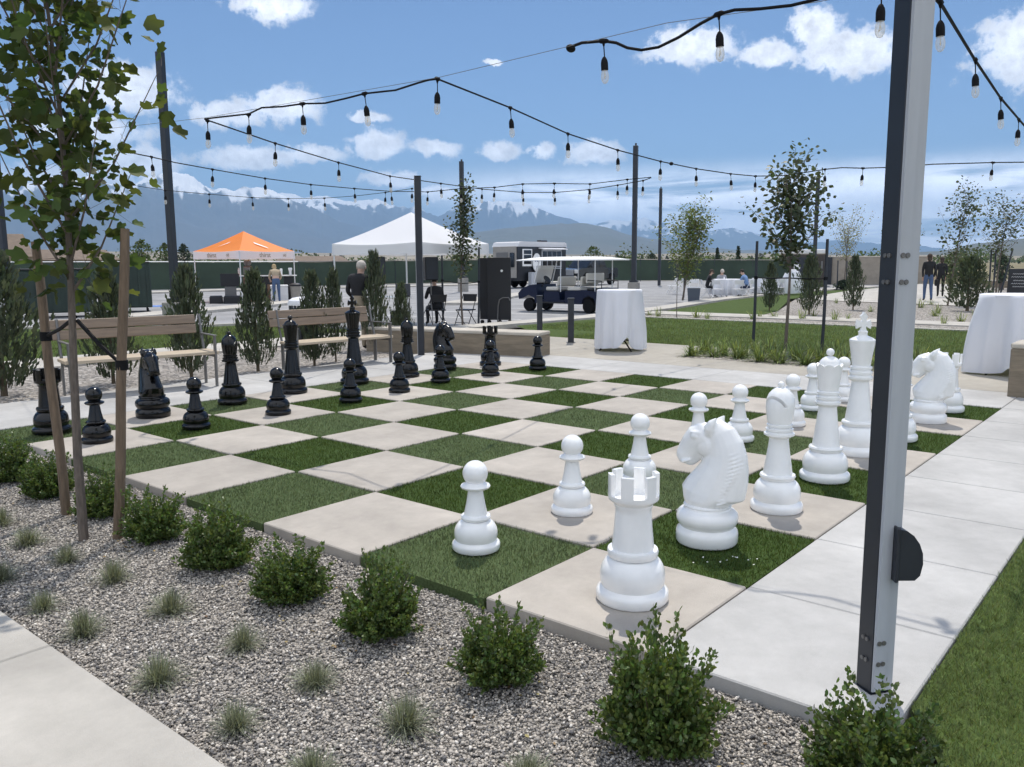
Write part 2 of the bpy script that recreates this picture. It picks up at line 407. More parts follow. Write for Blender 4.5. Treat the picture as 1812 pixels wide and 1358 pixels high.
# leaf templates (y = length)
OVAL = np.array([(0, 0, 0), (.22, .3, .04), (.24, .62, .05), (0, 1, 0), (-.24, .62, .05), (-.22, .3, .04)]); OVALF = np.array([(0, 1, 2, 3), (0, 3, 4, 5)])
TULIP = np.array([(0, 0, 0), (.28, .05, .09), (.50, .34, .17), (.33, .52, .10), (.44, .86, .06), (.2, .92, -.03), (0, .76, -.05), (-.2, .92, -.03), (-.44, .84, .08), (-.33, .52, .12), (-.50, .36, .20), (-.28, .05, .10)])
TULIPF = np.array([(0, 1, 2, 3), (0, 3, 4, 5), (0, 5, 6, 6), (0, 6, 6, 7), (0, 7, 8, 9), (0, 9, 10, 11)])
TULIPF = np.array([(0, 1, 2), (0, 2, 3), (0, 3, 4), (0, 4, 5), (0, 5, 6), (0, 6, 7), (0, 7, 8), (0, 8, 9), (0, 9, 10), (0, 10, 11)])
BLADE = np.array([(-.5, 0, 0), (.5, 0, 0), (0, 1, 0)]); BLADEF = np.array([(0, 1, 2)])
# ------------------------------------------------------------------ setting: ground, paving, beds
SQ = 0.914
def sheet(name, poly, z, m, label=None):
    mb = MB(); mb.add([(x, y, z) for x, y in poly], [tuple(range(len(poly)))])
    return struct(mb.build(name, m, smooth=False))
g = MB()
ring = 96; V = [(0, 0, -.16)]; F = []
radii = [60, 300, 1500, 6000, 18800]
for r_ in radii:
    for j in range(ring):
        a_ = 2*math.pi*j/ring; V.append((r_*math.cos(a_), r_*math.sin(a_), -.16))
for j in range(ring): F.append((0, 1+j, 1+(j+1) % ring))
for i in range(len(radii)-1):
    for j in range(ring): F.append((1+i*ring+j, 1+(i+1)*ring+j, 1+(i+1)*ring+(j+1) % ring, 1+i*ring+(j+1) % ring))
g.add(V, F); struct(g.build('ground', soil, smooth=False))

def slabs(name, rects, m, gap=.007, th=.12, bev=.006):
    mb = MB()
    for (x0, y0, x1, y1) in rects:
        mb.box(((x0+x1)/2, (y0+y1)/2, -th/2), (x1-x0-gap, y1-y0-gap, th), bev=bev)
    return struct(mb.build(name, m, smooth=False))
# the board: beige slabs and turf squares set flush between them
rects = []; turf = []
for a in range(8):
    for b in range(8):
        (rects if (a+b) % 2 == 0 else turf).append((a*SQ, b*SQ, (a+1)*SQ, (b+1)*SQ))
slabs('chessboard_paving', rects, conc_beige, gap=.012, th=.14)
# pale border of slabs
X1 = 8.56; bl = []
for k in range(0, 10):
    bl.append((k*SQ, -SQ, min((k+1)*SQ, X1), 0)) if k < 9 else bl.append((9*SQ, -SQ, X1, 0))
for k in range(0, 8, 2): bl.append((k*SQ, 8*SQ, (k+2)*SQ, 9.0))
for k in range(0, 8, 2): bl.append((8*SQ, k*SQ, X1, (k+2)*SQ))
bl.append((8*SQ, 8*SQ, X1, 9.0))
bl.append((6.6, -4, X1, -SQ-.004))
slabs('chessboard_border_pavement', bl, conc_light)
sheet('paving_bed', [(.02, -SQ+.02), (X1-.02, -SQ+.02), (X1-.02, 8.98), (.02, 8.98)], -.03, conc_dark)
tan = []
for k in range(-3, 4): tan.append((X1, k*2.7-.6, 11.45, (k+1)*2.7-.6))
slabs('tan_footpath', [t for t in tan if t[1] < 9.6], conc_tan, gap=.008)
# path in the near left corner
ll = [( -3.2, 1.99+k*1.83, -1.51, 1.99+(k+1)*1.83) for k in range(-3, 4)]
slabs('front_footpath', ll, conc_walk, gap=.009)
# gravel beds
sheet('front_gravel_bed', [(-1.52, -6), (-1.52, 9.5), (0.01, 9.5), (0.01, -.90), (.25, -.93), (-.45, -1.28), (-.9, -6)], -.065, gravel_base)
sheet('back_gravel_bed', [(-12, 9), (8.56, 9), (8.56, 9.7), (11.45, 9.7), (12.2, 11.6), (11, 12.6), (4.2, 12.5), (-12, 12.5)], -.05, gravel_far)
sheet('left_gravel_bed', [(-12, 9.5), (0.0, 9.5), (0.0, 9.0), (-12, 9.0)], -.054, gravel_far)
# left lawn and sidewalk
def band(name, pts, wd, m, z=-.02, th=.12):
    mb = MB(); P = [np.array(q, float) for q in pts]; Lf = []; Rg = []
    for i, q in enumerate(P):
        d = P[min(i+1, len(P)-1)]-P[max(i-1, 0)]; d /= np.linalg.norm(d); n = np.array([-d[1], d[0]])*wd/2
        Lf.append(q+n); Rg.append(q-n)
    for i in range(len(P)-1):
        mb.prism([tuple(Rg[i]), tuple(Rg[i+1]), tuple(Lf[i+1]), tuple(Lf[i])], z-th, z)
    return struct(mb.build(name, m, smooth=False))
band('left_sidewalk', [(-14, 13.2), (-2, 13.2), (3.9, 13.2), (7, 13.2), (10.6, 13.3)], 1.5, conc_walk)
sheet('left_lawn', [(-14, 13.8), (10.6, 13.8), (10.3, 18.3), (8.7, 18.8), (8, 20.8), (5, 22.2), (-14, 26)], -.045, lawn_base)
# parking lot
sheet('parking_lot', [(11.0, 13.1), (17.9, 13.0), (23, 13.5), (30, 14.9), (40, 16.0), (62, 14), (75, 20), (62, 45), (26, 60), (-10, 70), (-14, 26), (5, 22.2), (8, 20.8), (8.7, 18.8), (10.3, 18.4)], -.12, asphalt)
band('parking_kerb', [(10.6, 13.6), (12.2, 12.75), (14, 12.7), (17.5, 12.45), (23, 13.1), (30.2, 14.6), (40, 15.6), (52, 14.6)], .8, conc_walk, z=.0)
band('left_kerb', [(-14, 26), (5, 22.2), (8, 20.8), (8.7, 18.8), (10.3, 18.3)], .2, conc_walk, z=.01)
band('parking_island', [(9.5, 25.0), (13.5, 26.6), (16, 27.6), (19, 29.6), (22, 31.0)], 1.5, conc_walk, z=-.02)
band('parking_island', [(22, 22), (30, 26), (44, 30)], 1.6, conc_walk, z=-.02)
band('far_parking_edge', [(14, 48), (26, 48), (40, 44), (58, 41)], 2.2, conc_walk, z=-.02)
mk = MB()
def stripe(p0, p1, wd=.11):
    p0 = np.array(p0, float); p1 = np.array(p1, float); d = p1-p0; n = np.array([-d[1], d[0]])/np.linalg.norm(d)*wd/2
    mk.add([(*(p0-n), -.116), (*(p1-n), -.116), (*(p1+n), -.116), (*(p0+n), -.116)], [(0, 1, 2, 3)])
for k in range(9): stripe((14+k*2.7, 14.2+k*.12), (13.0+k*2.7, 19.2+k*.12))
for k in range(8): stripe((16+k*3, 30.5+k*.5), (13.6+k*3, 35.3+k*.5))
for k in range(8): stripe((27+k*3, 27.5-k*.2), (29+k*3, 22.7-k*.2))
stripe((30, 34), (54, 30), .14); stripe((28, 37), (54, 33.5), .14)
struct(mk.build('painted_parking_lines', white_paint, smooth=False))
c0 = at(279, 542, -.12)[:2]
mk = MB()
stripe(c0+np.array([-.9, .5]), c0+np.array([.9, -.5]), 1.3)
struct(mk.build('painted_blue_bay_marking', blue_paint, smooth=False))
# right lawn and what lies beyond it
sheet('middle_lawn', [(11.45, -9), (11.45, 9.2), (13.9, 12.2), (17, 12.0), (18.55, 11.6), (18.55, -9)], -.045, lawn_base)
band('mow_strip', [(18.66, -10), (18.66, 11.7)], .18, conc_walk)
sheet('narrow_gravel_bed', [(18.7, -10), (20.1, -10), (20.1, 11.7), (18.7, 11.8)], -.05, gravel_far)
band('middle_footpath', [(20.75, -10), (20.75, 12.4)], 1.35, conc_walk)
sheet('triangle_lawn', [(21.5, 8.8), (21.5, 12.2), (23.1, 12.6), (30.2, 14), (39.8, 15.0), (50.8, 13.9), (44, 13.5), (32.6, 12.3), (24, 9.3)], -.045, lawn_base)
sheet('right_gravel_bed', [(21.5, -10), (21.5, 8.8), (24, 9.3), (32.4, 12.0), (31.2, 8.2), (30.2, 5), (28.2, -10)], -.05, gravel_far)
sheet('right_footpath', [(32.4, 12.0), (44, 13.5), (60, 13.9), (62, -16), (40, -16), (36, 5), (28.4, -10), (30.2, 5), (31.2, 8.2)], -.03, conc_walk)
sheet('far_gravel_bed', [(36.3, 5), (44, 8), (60, 9), (62, -24), (40, -24)], -.02, gravel_far)
# near right lawn
sheet('front_right_lawn', [(.24, -.916), (6.6, -.916), (6.6, -9), (-2, -9), (-.9, -6), (-.45, -1.28)], -.014, lawn_base)

# ------------------------------------------------------------------ gravel stones, turf and lawn blades (uncountable)
def inpoly(P, poly):
    x, y = P[:, 0], P[:, 1]; r_ = np.zeros(len(P), bool); j = len(poly)-1
    for i in range(len(poly)):
        xi, yi = poly[i]; xj, yj = poly[j]
        r_ ^= ((yi > y) != (yj > y)) & (x < (xj-xi)*(y-yi)/(yj-yi+1e-12)+xi); j = i
    return r_
def stones(name, poly, n, z, smin, smax):
    bm = bmesh.new(); bmesh.ops.create_icosphere(bm, subdivisions=1, radius=1); T = np.array([v.co[:] for v in bm.verts]); TF = np.array([[v.index for v in f.verts] for f in bm.faces]); bm.free()
    bmn = np.array(poly); lo, hi = bmn.min(0), bmn.max(0)
    P = np.column_stack([rng.uniform(lo[0], hi[0], n), rng.uniform(lo[1], hi[1], n), np.zeros(n)]); P = P[inpoly(P, poly)]
    k = len(P); s_ = smin*(smax/smin)**(rng.random(k)**1.6)
    P[:, 2] = z+rng.uniform(0, .010, k)
    scl = np.column_stack([s_*rng.uniform(.75, 1.4, k), s_*rng.uniform(.7, 1.1, k), s_*rng.uniform(.45, .8, k)])
    Rm = frames(rdir(k, -.35, .35), rng.uniform(-.5, .5, k))
    T2 = T*(1+rng.uniform(-.18, .18, (len(T), 1)))
    V, F = scatter(T2, TF, P, Rm, scl)
    V += rng.normal(0, .0011, V.shape)
    o = obj(name, np_mesh(name, V, F, gravel_m)); struct(o, 'stuff'); return o
NB = [(-1.50, -2.2), (-1.50, 6.6), (-.005, 6.6), (-.005, -.90), (.2, -.96), (-.42, -1.24), (-.6, -2.2)]
stones('gravel', NB, 165000, -.062, .0036, .0088)

def blades(name, rectsz, dens, h, wd, z, m, lean, leandir, jitter=.35, clip=None):
    P = []
    for (x0, y0, x1, y1, dm) in rectsz:
        n = int((x1-x0)*(y1-y0)*dens*dm)
        P.append(np.column_stack([rng.uniform(x0, x1, n), rng.uniform(y0, y1, n), np.full(n, z)]))
    P = np.concatenate(P); P = P if clip is None else P[inpoly(P, clip)]; k = len(P)
    d = np.column_stack([rng.normal(0, jitter, k), rng.normal(0, jitter, k), np.ones(k)]); d[:, :2] += np.array(leandir)*lean
    Rm = frames(d, rng.uniform(0, 6.28, k))
    hh = h*rng.uniform(.6, 1.25, k)
    V, F = scatter(BLADE, BLADEF, P, Rm, np.column_stack([np.full(k, wd)*rng.uniform(.7, 1.3, k), hh, hh]))
    o = obj(name, np_mesh(name, V, F, m)); return struct(o, 'stuff')
e = .003
cd_, cp_ = [], []; bd, bp_ = MB(), MB()
for (x0, y0, x1, y1) in turf:
    dist = math.hypot((x0+x1)/2-CAM[0], (y0+y1)/2-CAM[1]); dm = min(1.0, max(.28, 5.0/dist))
    a = round(x0/SQ)
    (cp_ if a % 2 == 0 else cd_).append((x0+e, y0+e, x1-e, y1-e, dm))
    (bp_ if a % 2 == 0 else bd).box(((x0+x1)/2, (y0+y1)/2, -.045), (x1-x0-.016, y1-y0-.016, .07))
struct(bd.build('turf_square_base', turf_base, smooth=False)); struct(bp_.build('turf_square_base', turf_base2, smooth=False))
vd = np.array([.8, .6])
blades('artificial_grass', cd_, 9500, .026, .0042, -.011, turf_dark, .35, -vd)
blades('artificial_grass', cp_, 9500, .024, .0042, -.011, turf_pale, .38, vd)
RL = [(-.7, -2.4, 3.4, -.916, 1.0), (3.4, -2.4, 6.6, -.916, .4), (-.7, -3.4, 3.4, -2.4, .4)]
blades('lawn_grass', RL, 12000, .030, .0036, -.014, lawn_m, .15, (1, .3), .55, [(.24, -.916), (6.6, -.916), (6.6, -9), (-2, -9), (-.9, -6), (-.45, -1.28)])
ML = [(11.5, -1, 13.5, 9.2, 1), (13.5, -1, 15.5, 11.6, .7), (15.5, -1, 18.5, 11.4, .5)]
blades('lawn_grass', ML, 900, .06, .012, -.045, lawn_m, .1, (1, 0), .4)
LLn = [(-4, 14.0, 4.2, 20, .6), (4.2, 14.0, 10.2, 18, .9), (4.2, 18, 8, 20.6, 1)]
blades('lawn_grass', LLn, 550, .07, .014, -.045, lawn_m, .1, (1, 0), .4)

fl = MB()
for k in range(12):
    q = at(1285+rng.normal(0, 32), 992+rng.normal(0, 5), .012); a_ = rng.uniform(0, 6.28); s_ = rng.uniform(.005, .010)
    fl.add([(q[0]+s_*math.cos(a_+t_), q[1]+s_*.6*math.sin(a_+t_), .010+.006*rng.random()) for t_ in (0, 1.3, 2.4, 3.6, 5)], [(0, 1, 2, 3, 4)])
struct(fl.build('white_petal_litter', mat('white_petals', (.7, .7, .66), .7), smooth=False), 'stuff')
# ------------------------------------------------------------------ chess pieces
def ring(r_, z0, z1, bulge):
    """profile of a rounded band"""
    return [(r_-bulge+bulge*math.sin(math.pi*i/6)**.7 if 0 < i < 6 else r_-bulge, z0+(z1-z0)*i/6) for i in range(7)]
def foot(R_, H):
    """plinth and bell of a turned base; H = height to the top of the bell"""
    p = [(R_*.96, 0), (R_, .01), (R_*1.0, H*.16), (R_*.985, H*.21), (R_*.93, H*.25), (R_*.88, H*.27), (R_*.845, H*.30)]
    for i in range(9):
        t = i/8; a_ = -.35+t*(math.pi/2+.25)
        p.append((R_*(.47+.43*math.cos(a_)), H*(.50+.44*math.sin(a_))))
    return p
MESHES = {}
def piece_parts(kind, colour):
    key = (kind, colour)
    if key in MESHES: return MESHES[key]
    m = white_gloss if colour == 'white' else black_gloss
    P = []
    def lat(name, prof, n=44): P.append((name, MB().lathe(prof, n).mesh(name, m, True, 38)))
    if kind == 'pawn':
        lat('base', foot(.134, .175)+[(.074, .166), (.08, .172), (.084, .182), (.08, .192), (.070, .197)])
        lat('stem', [(.066, .196), (.052, .26), (.043, .32), (.041, .335), (.06, .338), (.078, .347), (.083, .356), (.078, .364), (.055, .372), (.044, .385)])
        b = MB().ball((0, 0, .428), .070, 32, 18); P.append(('head', b.mesh('head', m)))
    if kind == 'rook':
        lat('base', foot(.17, .23)+[(.115, .212), (.118, .222), (.12, .236), (.116, .247), (.1, .25)])
        mb = MB().lathe([(.099, .249), (.09, .34), (.084, .42), (.083, .44), (.09, .452), (.09, .462), (.1, .472), (.114, .482), (.118, .49), (.118, .507), (.1, .507), (.092, .49)], 48)
        for k in range(6):
            a0 = k*math.pi/3+R(75); w_ = R(14.5); pl = []
            pts = [(a0-w_+2*w_*i/5) for i in range(6)]
            pl = [(.118*math.cos(t), .118*math.sin(t)) for t in pts]+[(.097*math.cos(t), .097*math.sin(t)) for t in reversed(pts)]
            mb.prism(pl, .5, .605)
        P.append(('tower', mb.mesh('tower', m, True, 38)))
    if kind == 'bishop':
        lat('base', foot(.163, .215)+[(.102, .198), (.105, .208), (.111, .22), (.107, .231), (.092, .235)])
        lat('body', [(.091, .234), (.078, .32), (.066, .40), (.060, .45), (.060, .465), (.075, .474), (.094, .485), (.094, .497), (.078, .502), (.076, .508), (.085, .514), (.085, .526), (.07, .53), (.07, .537), (.079, .542), (.079, .553), (.066, .557)])
        mb = MB().lathe([(.070, .556), (.077, .575), (.082, .61), (.087, .65), (.0885, .685), (.084, .718), (.071, .748), (.050, .771), (.029, .784), (.012, .790)], 48)
        o1 = bpy.data.objects.new('tmp', mb.mesh('mitre', m)); COL.objects.link(o1)
        cm = MB().box((.02, 0, 0), (.15, .22, .015)).mesh('cut', m, False); cm.transform(Matrix.Translation((.072, 0, .715)) @ Matrix.Rotation(R(-60), 4, 'Y'))
        o2 = bpy.data.objects.new('tmp2', cm); COL.objects.link(o2)
        bo = o1.modifiers.new('b', 'BOOLEAN'); bo.object = o2; bo.operation = 'DIFFERENCE'; bo.solver = 'EXACT'
        dg = bpy.context.evaluated_depsgraph_get(); mm = bpy.data.meshes.new_from_object(o1.evaluated_get(dg)); bpy.data.objects.remove(o1); bpy.data.objects.remove(o2)
        mm.materials.clear(); mm.materials.append(m); mm.shade_smooth(); mm.set_sharp_from_angle(angle=R(38)); P.append(('mitre', mm))
        P.append(('finial', MB().ball((0, 0, .803), .021, 20, 12).mesh('finial', m)))
    if kind in ('queen', 'king'):
        f_ = 1.0 if kind == 'queen' else 1.12; R_ = .175 if kind == 'queen' else .19; H = .95
        lat('base', foot(R_, .225*f_)+[(R_*.62, .208*f_), (R_*.65, .218*f_), (R_*.68, .232*f_), (R_*.65, .244*f_), (R_*.56, .248*f_)])
        k = R_/.175
        z = lambda q: q*f_
        lat('body', [(.097*k, z(.247)), (.084*k, z(.34)), (.072*k, z(.44)), (.064*k, z(.51)), (.062*k, z(.535)), (.076*k, z(.545)), (.088*k, z(.556)), (.088*k, z(.57)), (.076*k, z(.576)), (.074*k, z(.584)), (.083*k, z(.592)), (.083*k, z(.606)), (.072*k, z(.612)), (.071*k, z(.622)), (.079*k, z(.628)), (.079*k, z(.642)), (.068*k, z(.648))])
        if kind == 'queen':
            mb = MB(); n = 54; prof = [(.068, .647), (.074, .70), (.081, .75), (.087, .80), (.091, .825), (.072, .822), (.066, .80)]
            vs = []; fs = []
            for i, (r_, z_) in enumerate(prof):
                for j in range(n):
                    t = 2*math.pi*j/n; wv = (abs(math.sin(t*4.5)) if i in (4, 5) else 0)
                    rr = r_*(1+.05*wv*(i == 4)); vs.append((rr*math.cos(t), rr*math.sin(t), z_+.018*wv))
            for i in range(len(prof)-1):
                for j in range(n): fs.append((i*n+j, i*n+(j+1) % n, (i+1)*n+(j+1) % n, (i+1)*n+j))
            fs.append(tuple(range(n-1, -1, -1))); fs.append(tuple((len(prof)-1)*n+j for j in range(n))); mb.add(vs, fs)
            P.append(('crown', mb.mesh('crown', m, True, 40)))
            lat('crown_dome', [(.072, .80), (.076, .83), (.070, .858), (.052, .88), (.03, .893), (.012, .898)], 40)
            P.append(('finial', MB().ball((0, 0, .925), .028, 20, 12).mesh('finial', m)))
        else:
            lat('crown', [(.071, z(.647)), (.078, z(.70)), (.086, z(.75)), (.094, z(.79)), (.099, z(.822)), (.102, z(.83)), (.1, z(.838)), (.08, z(.85)), (.05, z(.862)), (.036, z(.868)), (.034, z(.885)), (.038, z(.892)), (.036, z(.9)), (.02, z(.902))], 44)
            zc = z(.9); cr = [(-.026, 0), (-.016, .03), (-.02, .042), (-.055, .022), (-.06, .052), (-.052, .092), (-.02, .075), (-.016, .09), (-.028, .118), (-.012, .135), (-.006, .15), (.006, .15), (.012, .135), (.028, .118), (.016, .09), (.02, .075), (.052, .092), (.06, .052), (.055, .022), (.02, .042), (.016, .03), (.026, 0)]
            mb = MB().prism([(x, zc-.004+y*1.04) for x, y in cr], -.016, .016, 'y'); P.append(('cross', mb.mesh('cross', m, False)))
    if kind == 'knight':
        lat('base', [(.165, 0), (.172, .012), (.173, .055), (.168, .075), (.155, .088), (.150, .094), (.160, .108), (.170, .128), (.172, .15), (.166, .172), (.150, .188), (.132, .196), (.128, .205), (.134, .215), (.13, .222), (.12, .226)], 48)
        mb = MB()
        def loft(secs, n=22):
            vs = []; fs = []
            for (cx, cz, rx, ry, tilt) in secs:
                for j in range(n):
                    t = 2*math.pi*j/n; a_ = rx*math.cos(t); b_ = ry*math.sin(t)
                    vs.append((cx+a_*math.cos(tilt), b_, cz+a_*math.sin(tilt)))
            for i in range(len(secs)-1):
                for j in range(n): fs.append((i*n+j, i*n+(j+1) % n, (i+1)*n+(j+1) % n, (i+1)*n+j))
            fs += [tuple(range(n-1, -1, -1)), tuple((len(secs)-1)*n+j for j in range(n))]
            mb.add(vs, fs)
        loft([(0, .215, .125, .122, 0), (-.008, .25, .15, .125, .05), (-.03, .29, .185, .118, .12), (-.05, .335, .175, .108, .15), (-.075, .39, .158, .098, .12), (-.095, .45, .138, .088, .05), (-.098, .51, .125, .078, -.1), (-.085, .57, .115, .07, -.25), (-.055, .625, .10, .062, -.45), (-.015, .655, .075, .054, -.7), (.02, .665, .03, .03, -.9)])
        # head, from poll down to the muzzle (profile sections across the face)
        loft([(-.03, .635, .05, .05, 1.0), (0, .60, .096, .070, .85), (.045, .583, .098, .069, .72), (.083, .546, .088, .061, .62), (.112, .508, .078, .055, .55), (.134, .474, .070, .055, .5), (.146, .452, .058, .050, .5), (.152, .444, .03, .03, .5)])
        for s_ in (-1, 1):
            mb.ball((-.005, s_*.046, .555), (.062, .026, .06), 14, 8)
            mb.ball((.060, s_*.062, .607), (.026, .013, .017), 12, 7)
            mb.ball((.05, s_*.056, .628), (.04, .014, .011), 12, 6)
            mb.tube([(.165, s_*.030, .452), (.13, s_*.058, .452), (.085, s_*.058, .468)], [.008, .010, .006], 8)
            mb.ball((.158, s_*.036, .496), (.016, .013, .014), 10, 6)
            mb.tube([(-.022, s_*.040, .625), (-.026, s_*.050, .662), (-.040, s_*.054, .692), (-.062, s_*.05, .722)], [.030, .034, .024, .004], 10)
            for k in range(17):       # mane locks down the crest
                t = k/16; z_ = .60-.33*t
                bx = -.185-.045*math.sin(math.pi*min(1, t*1.15))+(.03 if t < .15 else 0)
                wy = .062+.05*t
                mb.tube([(bx+.004, s_*.002, z_+.010), (bx+.022, s_*wy*.55, z_+.004), (bx+.050, s_*wy*.88, z_-.010), (bx+.078, s_*(wy*.98), z_-.024)], [.0068, .0068, .006, .003], 8)
        mb.tube([(.02, 0, .675), (.055, 0, .655), (.085, 0, .625)], [.012, .016, .008], 8)
        me = mb.mesh('tmp', m); o = bpy.data.objects.new('tmp', me); COL.objects.link(o)
        md = o.modifiers.new('r', 'REMESH'); md.mode = 'VOXEL'; md.voxel_size = .0058
        ms = o.modifiers.new('s', 'SMOOTH'); ms.iterations = 3; ms.factor = .5
        dg = bpy.context.evaluated_depsgraph_get(); hm = bpy.data.meshes.new_from_object(o.evaluated_get(dg)); bpy.data.objects.remove(o)
        hm.name = 'horse_head'; hm.materials.clear(); hm.materials.append(m); hm.shade_smooth()
        P.append(('horse_head', hm))
        # mouth line, a groove piece under the muzzle
    MESHES[key] = P
    return P
def place(kind, colour, x, y, rz, label):
    nm = {'pawn': 'chess_pawn', 'rook': 'chess_rook', 'knight': 'chess_knight', 'bishop': 'chess_bishop', 'queen': 'chess_queen', 'king': 'chess_king'}[kind]
    t = thing(nm, label, 'chess piece', (x, y, .002), rz, f'{colour} pieces of the giant chess set')
    for n_, me in piece_parts(kind, colour): obj(n_, me, t)
    return t
UP = math.pi/2
WP = [((.488, 1.407), 'white pawn nearest the camera, on the green square left of the near white rook'),
      ((1.378, 1.393), 'white pawn on a beige square just behind and left of the near white rook'),
      ((2.29, 1.45), 'white pawn partly hidden behind the battlements of the near white rook'),
      ((3.42, 1.57), 'white pawn whose round head rises just left of the near white horse head'),
      ((4.06, 1.50), 'white pawn standing clear between the near white knight and the white bishop'),
      ((5.02, 1.40), 'white pawn whose round head rises behind the pointed hat of the near white bishop'),
      ((6.00, 1.56), 'white pawn mostly hidden behind the left side of the white queen'),
      ((6.78, 1.50), 'white pawn glimpsed between the white queen and the white king')]
for i, ((x, y), l) in enumerate(WP): place('pawn', 'white', x, y, i*1.3, l)
place('rook', 'white', .434, .364, R(-58), 'large white rook nearest the camera, on the beige corner square')
place('knight', 'white', 1.40, .468, UP, 'near white horse head knight on the green square right of the near white rook')
place('bishop', 'white', 2.244, .407, R(168), 'white bishop with pointed hat in full view left of the white queen')
place('queen', 'white', 3.187, .434, .3, 'white queen with scalloped crown and ball on top')
place('king', 'white', 4.172, .518, R(-52), 'white king with a cross on its crown, touching the big steel post in view')
place('bishop', 'white', 4.95, .41, R(168), 'white bishop almost wholly hidden behind the big steel post')
place('knight', 'white', 6.00, .42, UP+.05, 'far white horse head knight to the right of the big steel post')
place('rook', 'white', 6.777, .42, .4, 'far white rook peeking out behind the far white horse head')
BP = [((.44, 5.97), 'black pawn behind the staked tree trunk, beside the leftmost black rook'),
      ((1.337, 5.857), 'black pawn on a dark green square right of the near black horse head'),
      ((2.28, 5.87), 'black pawn on a beige square in front of the black queen'),
      ((3.28, 5.90), 'black pawn on a dark green square in front of the black king'),
      ((4.12, 5.99), 'black pawn in front of the far black bishop near the far steel post'),
      ((5.05, 6.20), 'black pawn in front of the far black horse head'),
      ((5.95, 6.10), 'black pawn in front of the far black rook'),
      ((6.89, 5.99), 'lone black pawn in front of the end of the low board-marked wall')]
for i, ((x, y), l) in enumerate(BP): place('pawn', 'black', x, y, i*1.1, l)
place('rook', 'black', .363, 6.749, .2, 'leftmost black rook, behind the leaning wooden stake of the near tree')
place('knight', 'black', 1.384, 6.796, -1.78, 'near black horse head knight in front of the left bench')
place('bishop', 'black', 2.361, 6.876, R(-30), 'black bishop standing clear at the right end of the left bench')
place('queen', 'black', 3.269, 6.992, .2, 'black queen in front of the left end of the right bench')
place('king', 'black', 4.274, 7.032, R(-52), 'tall black king in front of the middle of the right bench')
place('bishop', 'black', 5.16, 6.95, R(-30), 'far black bishop just left of the far steel post')
place('knight', 'black', 6.03, 7.07, -1.62, 'far black horse head knight in front of the low board-marked wall')
place('rook', 'black', 6.86, 6.90, .6, 'far black rook behind a pawn in front of the low wall')
# ------------------------------------------------------------------ low walls
def low_wall(name, label, p0, d, length, thick, h, z0=-.1):
    d = np.array(d, float)/np.linalg.norm(d); rz = math.atan2(d[1], d[0])
    t = thing(name, label, 'low wall', (p0[0], p0[1], 0), rz)
    mb = MB()
    n = max(1, round(length/2.4))
    mb.box((length/2, thick/2, (h-.06+z0)/2), (length, thick, h-.06-z0), bev=.012)
    mb.build('wall_body', wall_board, t)
    mb = MB().box((length/2, thick/2, h-.029), (length+.004, thick+.004, .058), bev=.012); mb.build('cap', wall_top, t)
    return t
low_wall('seat_wall', 'low board-marked concrete seat wall with pale top behind the black pieces', (8.68, 7.09), (-.235, 1), 3.55, .5, .41)
bpy.data.objects['seat_wall'].location = (8.66, 7.10, 0)
low_wall('seat_wall', 'board-marked concrete block cut off by the right edge, beside a white cloth table', (8.22, .10), (0, -1), 3.2, .55, .62)
t = bpy.data.objects['seat_wall.001']; t.location = (8.22, .10, 0); t.rotation_euler = (0, 0, -math.pi/2)

# ------------------------------------------------------------------ steel posts
def bolts(pts, r_, depth, axis):
    out = []
    for q in pts:
        q = Vector(q); out.append(MB().tube([q, q+Vector(axis)*depth], r_, 8))
    return out
def steel_post(label, x, y, rz, h, wd, half_light=True):
    t = thing('steel_post', label, 'post', (x, y, 0), rz)
    a = wd/2
    MB().box((0, 0, h/2), (wd, wd, h), bev=.006).build('post_body', steel_dark, t)
    # grey channel plate covering the +x face, its outer half stepped proud
    MB().box((a+.003, 0, h/2), (.006, wd*1.0, h-.02)).build('side_plate', steel_light, t)
    MB().box((a+.008, -a*.45, h/2), (.008, wd*.53, h-.03)).build('side_strip', steel_light, t)
    for zz in (.12, .2, h*.48, h*.48+.09, h-.2, h-.12):
        for s_ in (-.7, -.25):
            MB().tube([(a+.008, a*s_, zz), (a+.0165, a*s_, zz)], .009, 8).build('bolt_head', steel_grey, t)
            MB().tube([(s_*a+.02, -a-.006, zz), (s_*a+.02, -a+.002, zz)], .008, 8).build('bolt_head', steel_grey, t)
    MB().box((0, 0, -.004), (wd+.012, wd+.012, .012)).build('base_plate', steel_dark, t)
    MB().box((0, 0, h+.003), (wd+.012, wd+.012, .006)).build('post_cap', steel_dark, t)
    return t
NP = steel_post('big steel post close to the camera, dark left face and pale grey right face', .285, -.770, R(236), 3.12, .086)
far_post = steel_post('shorter-looking dark steel post with bolt holes standing at the end of the low wall', 7.24, 8.83, R(130), 3.03, .105)
steel_post('steel post beyond the right edge carrying the light strings', 13.2, -.9, R(45), 3.2, .1)
steel_post('steel post beyond the right edge beside the paving', 2.5, -2.6, R(45), 3.2, .1)
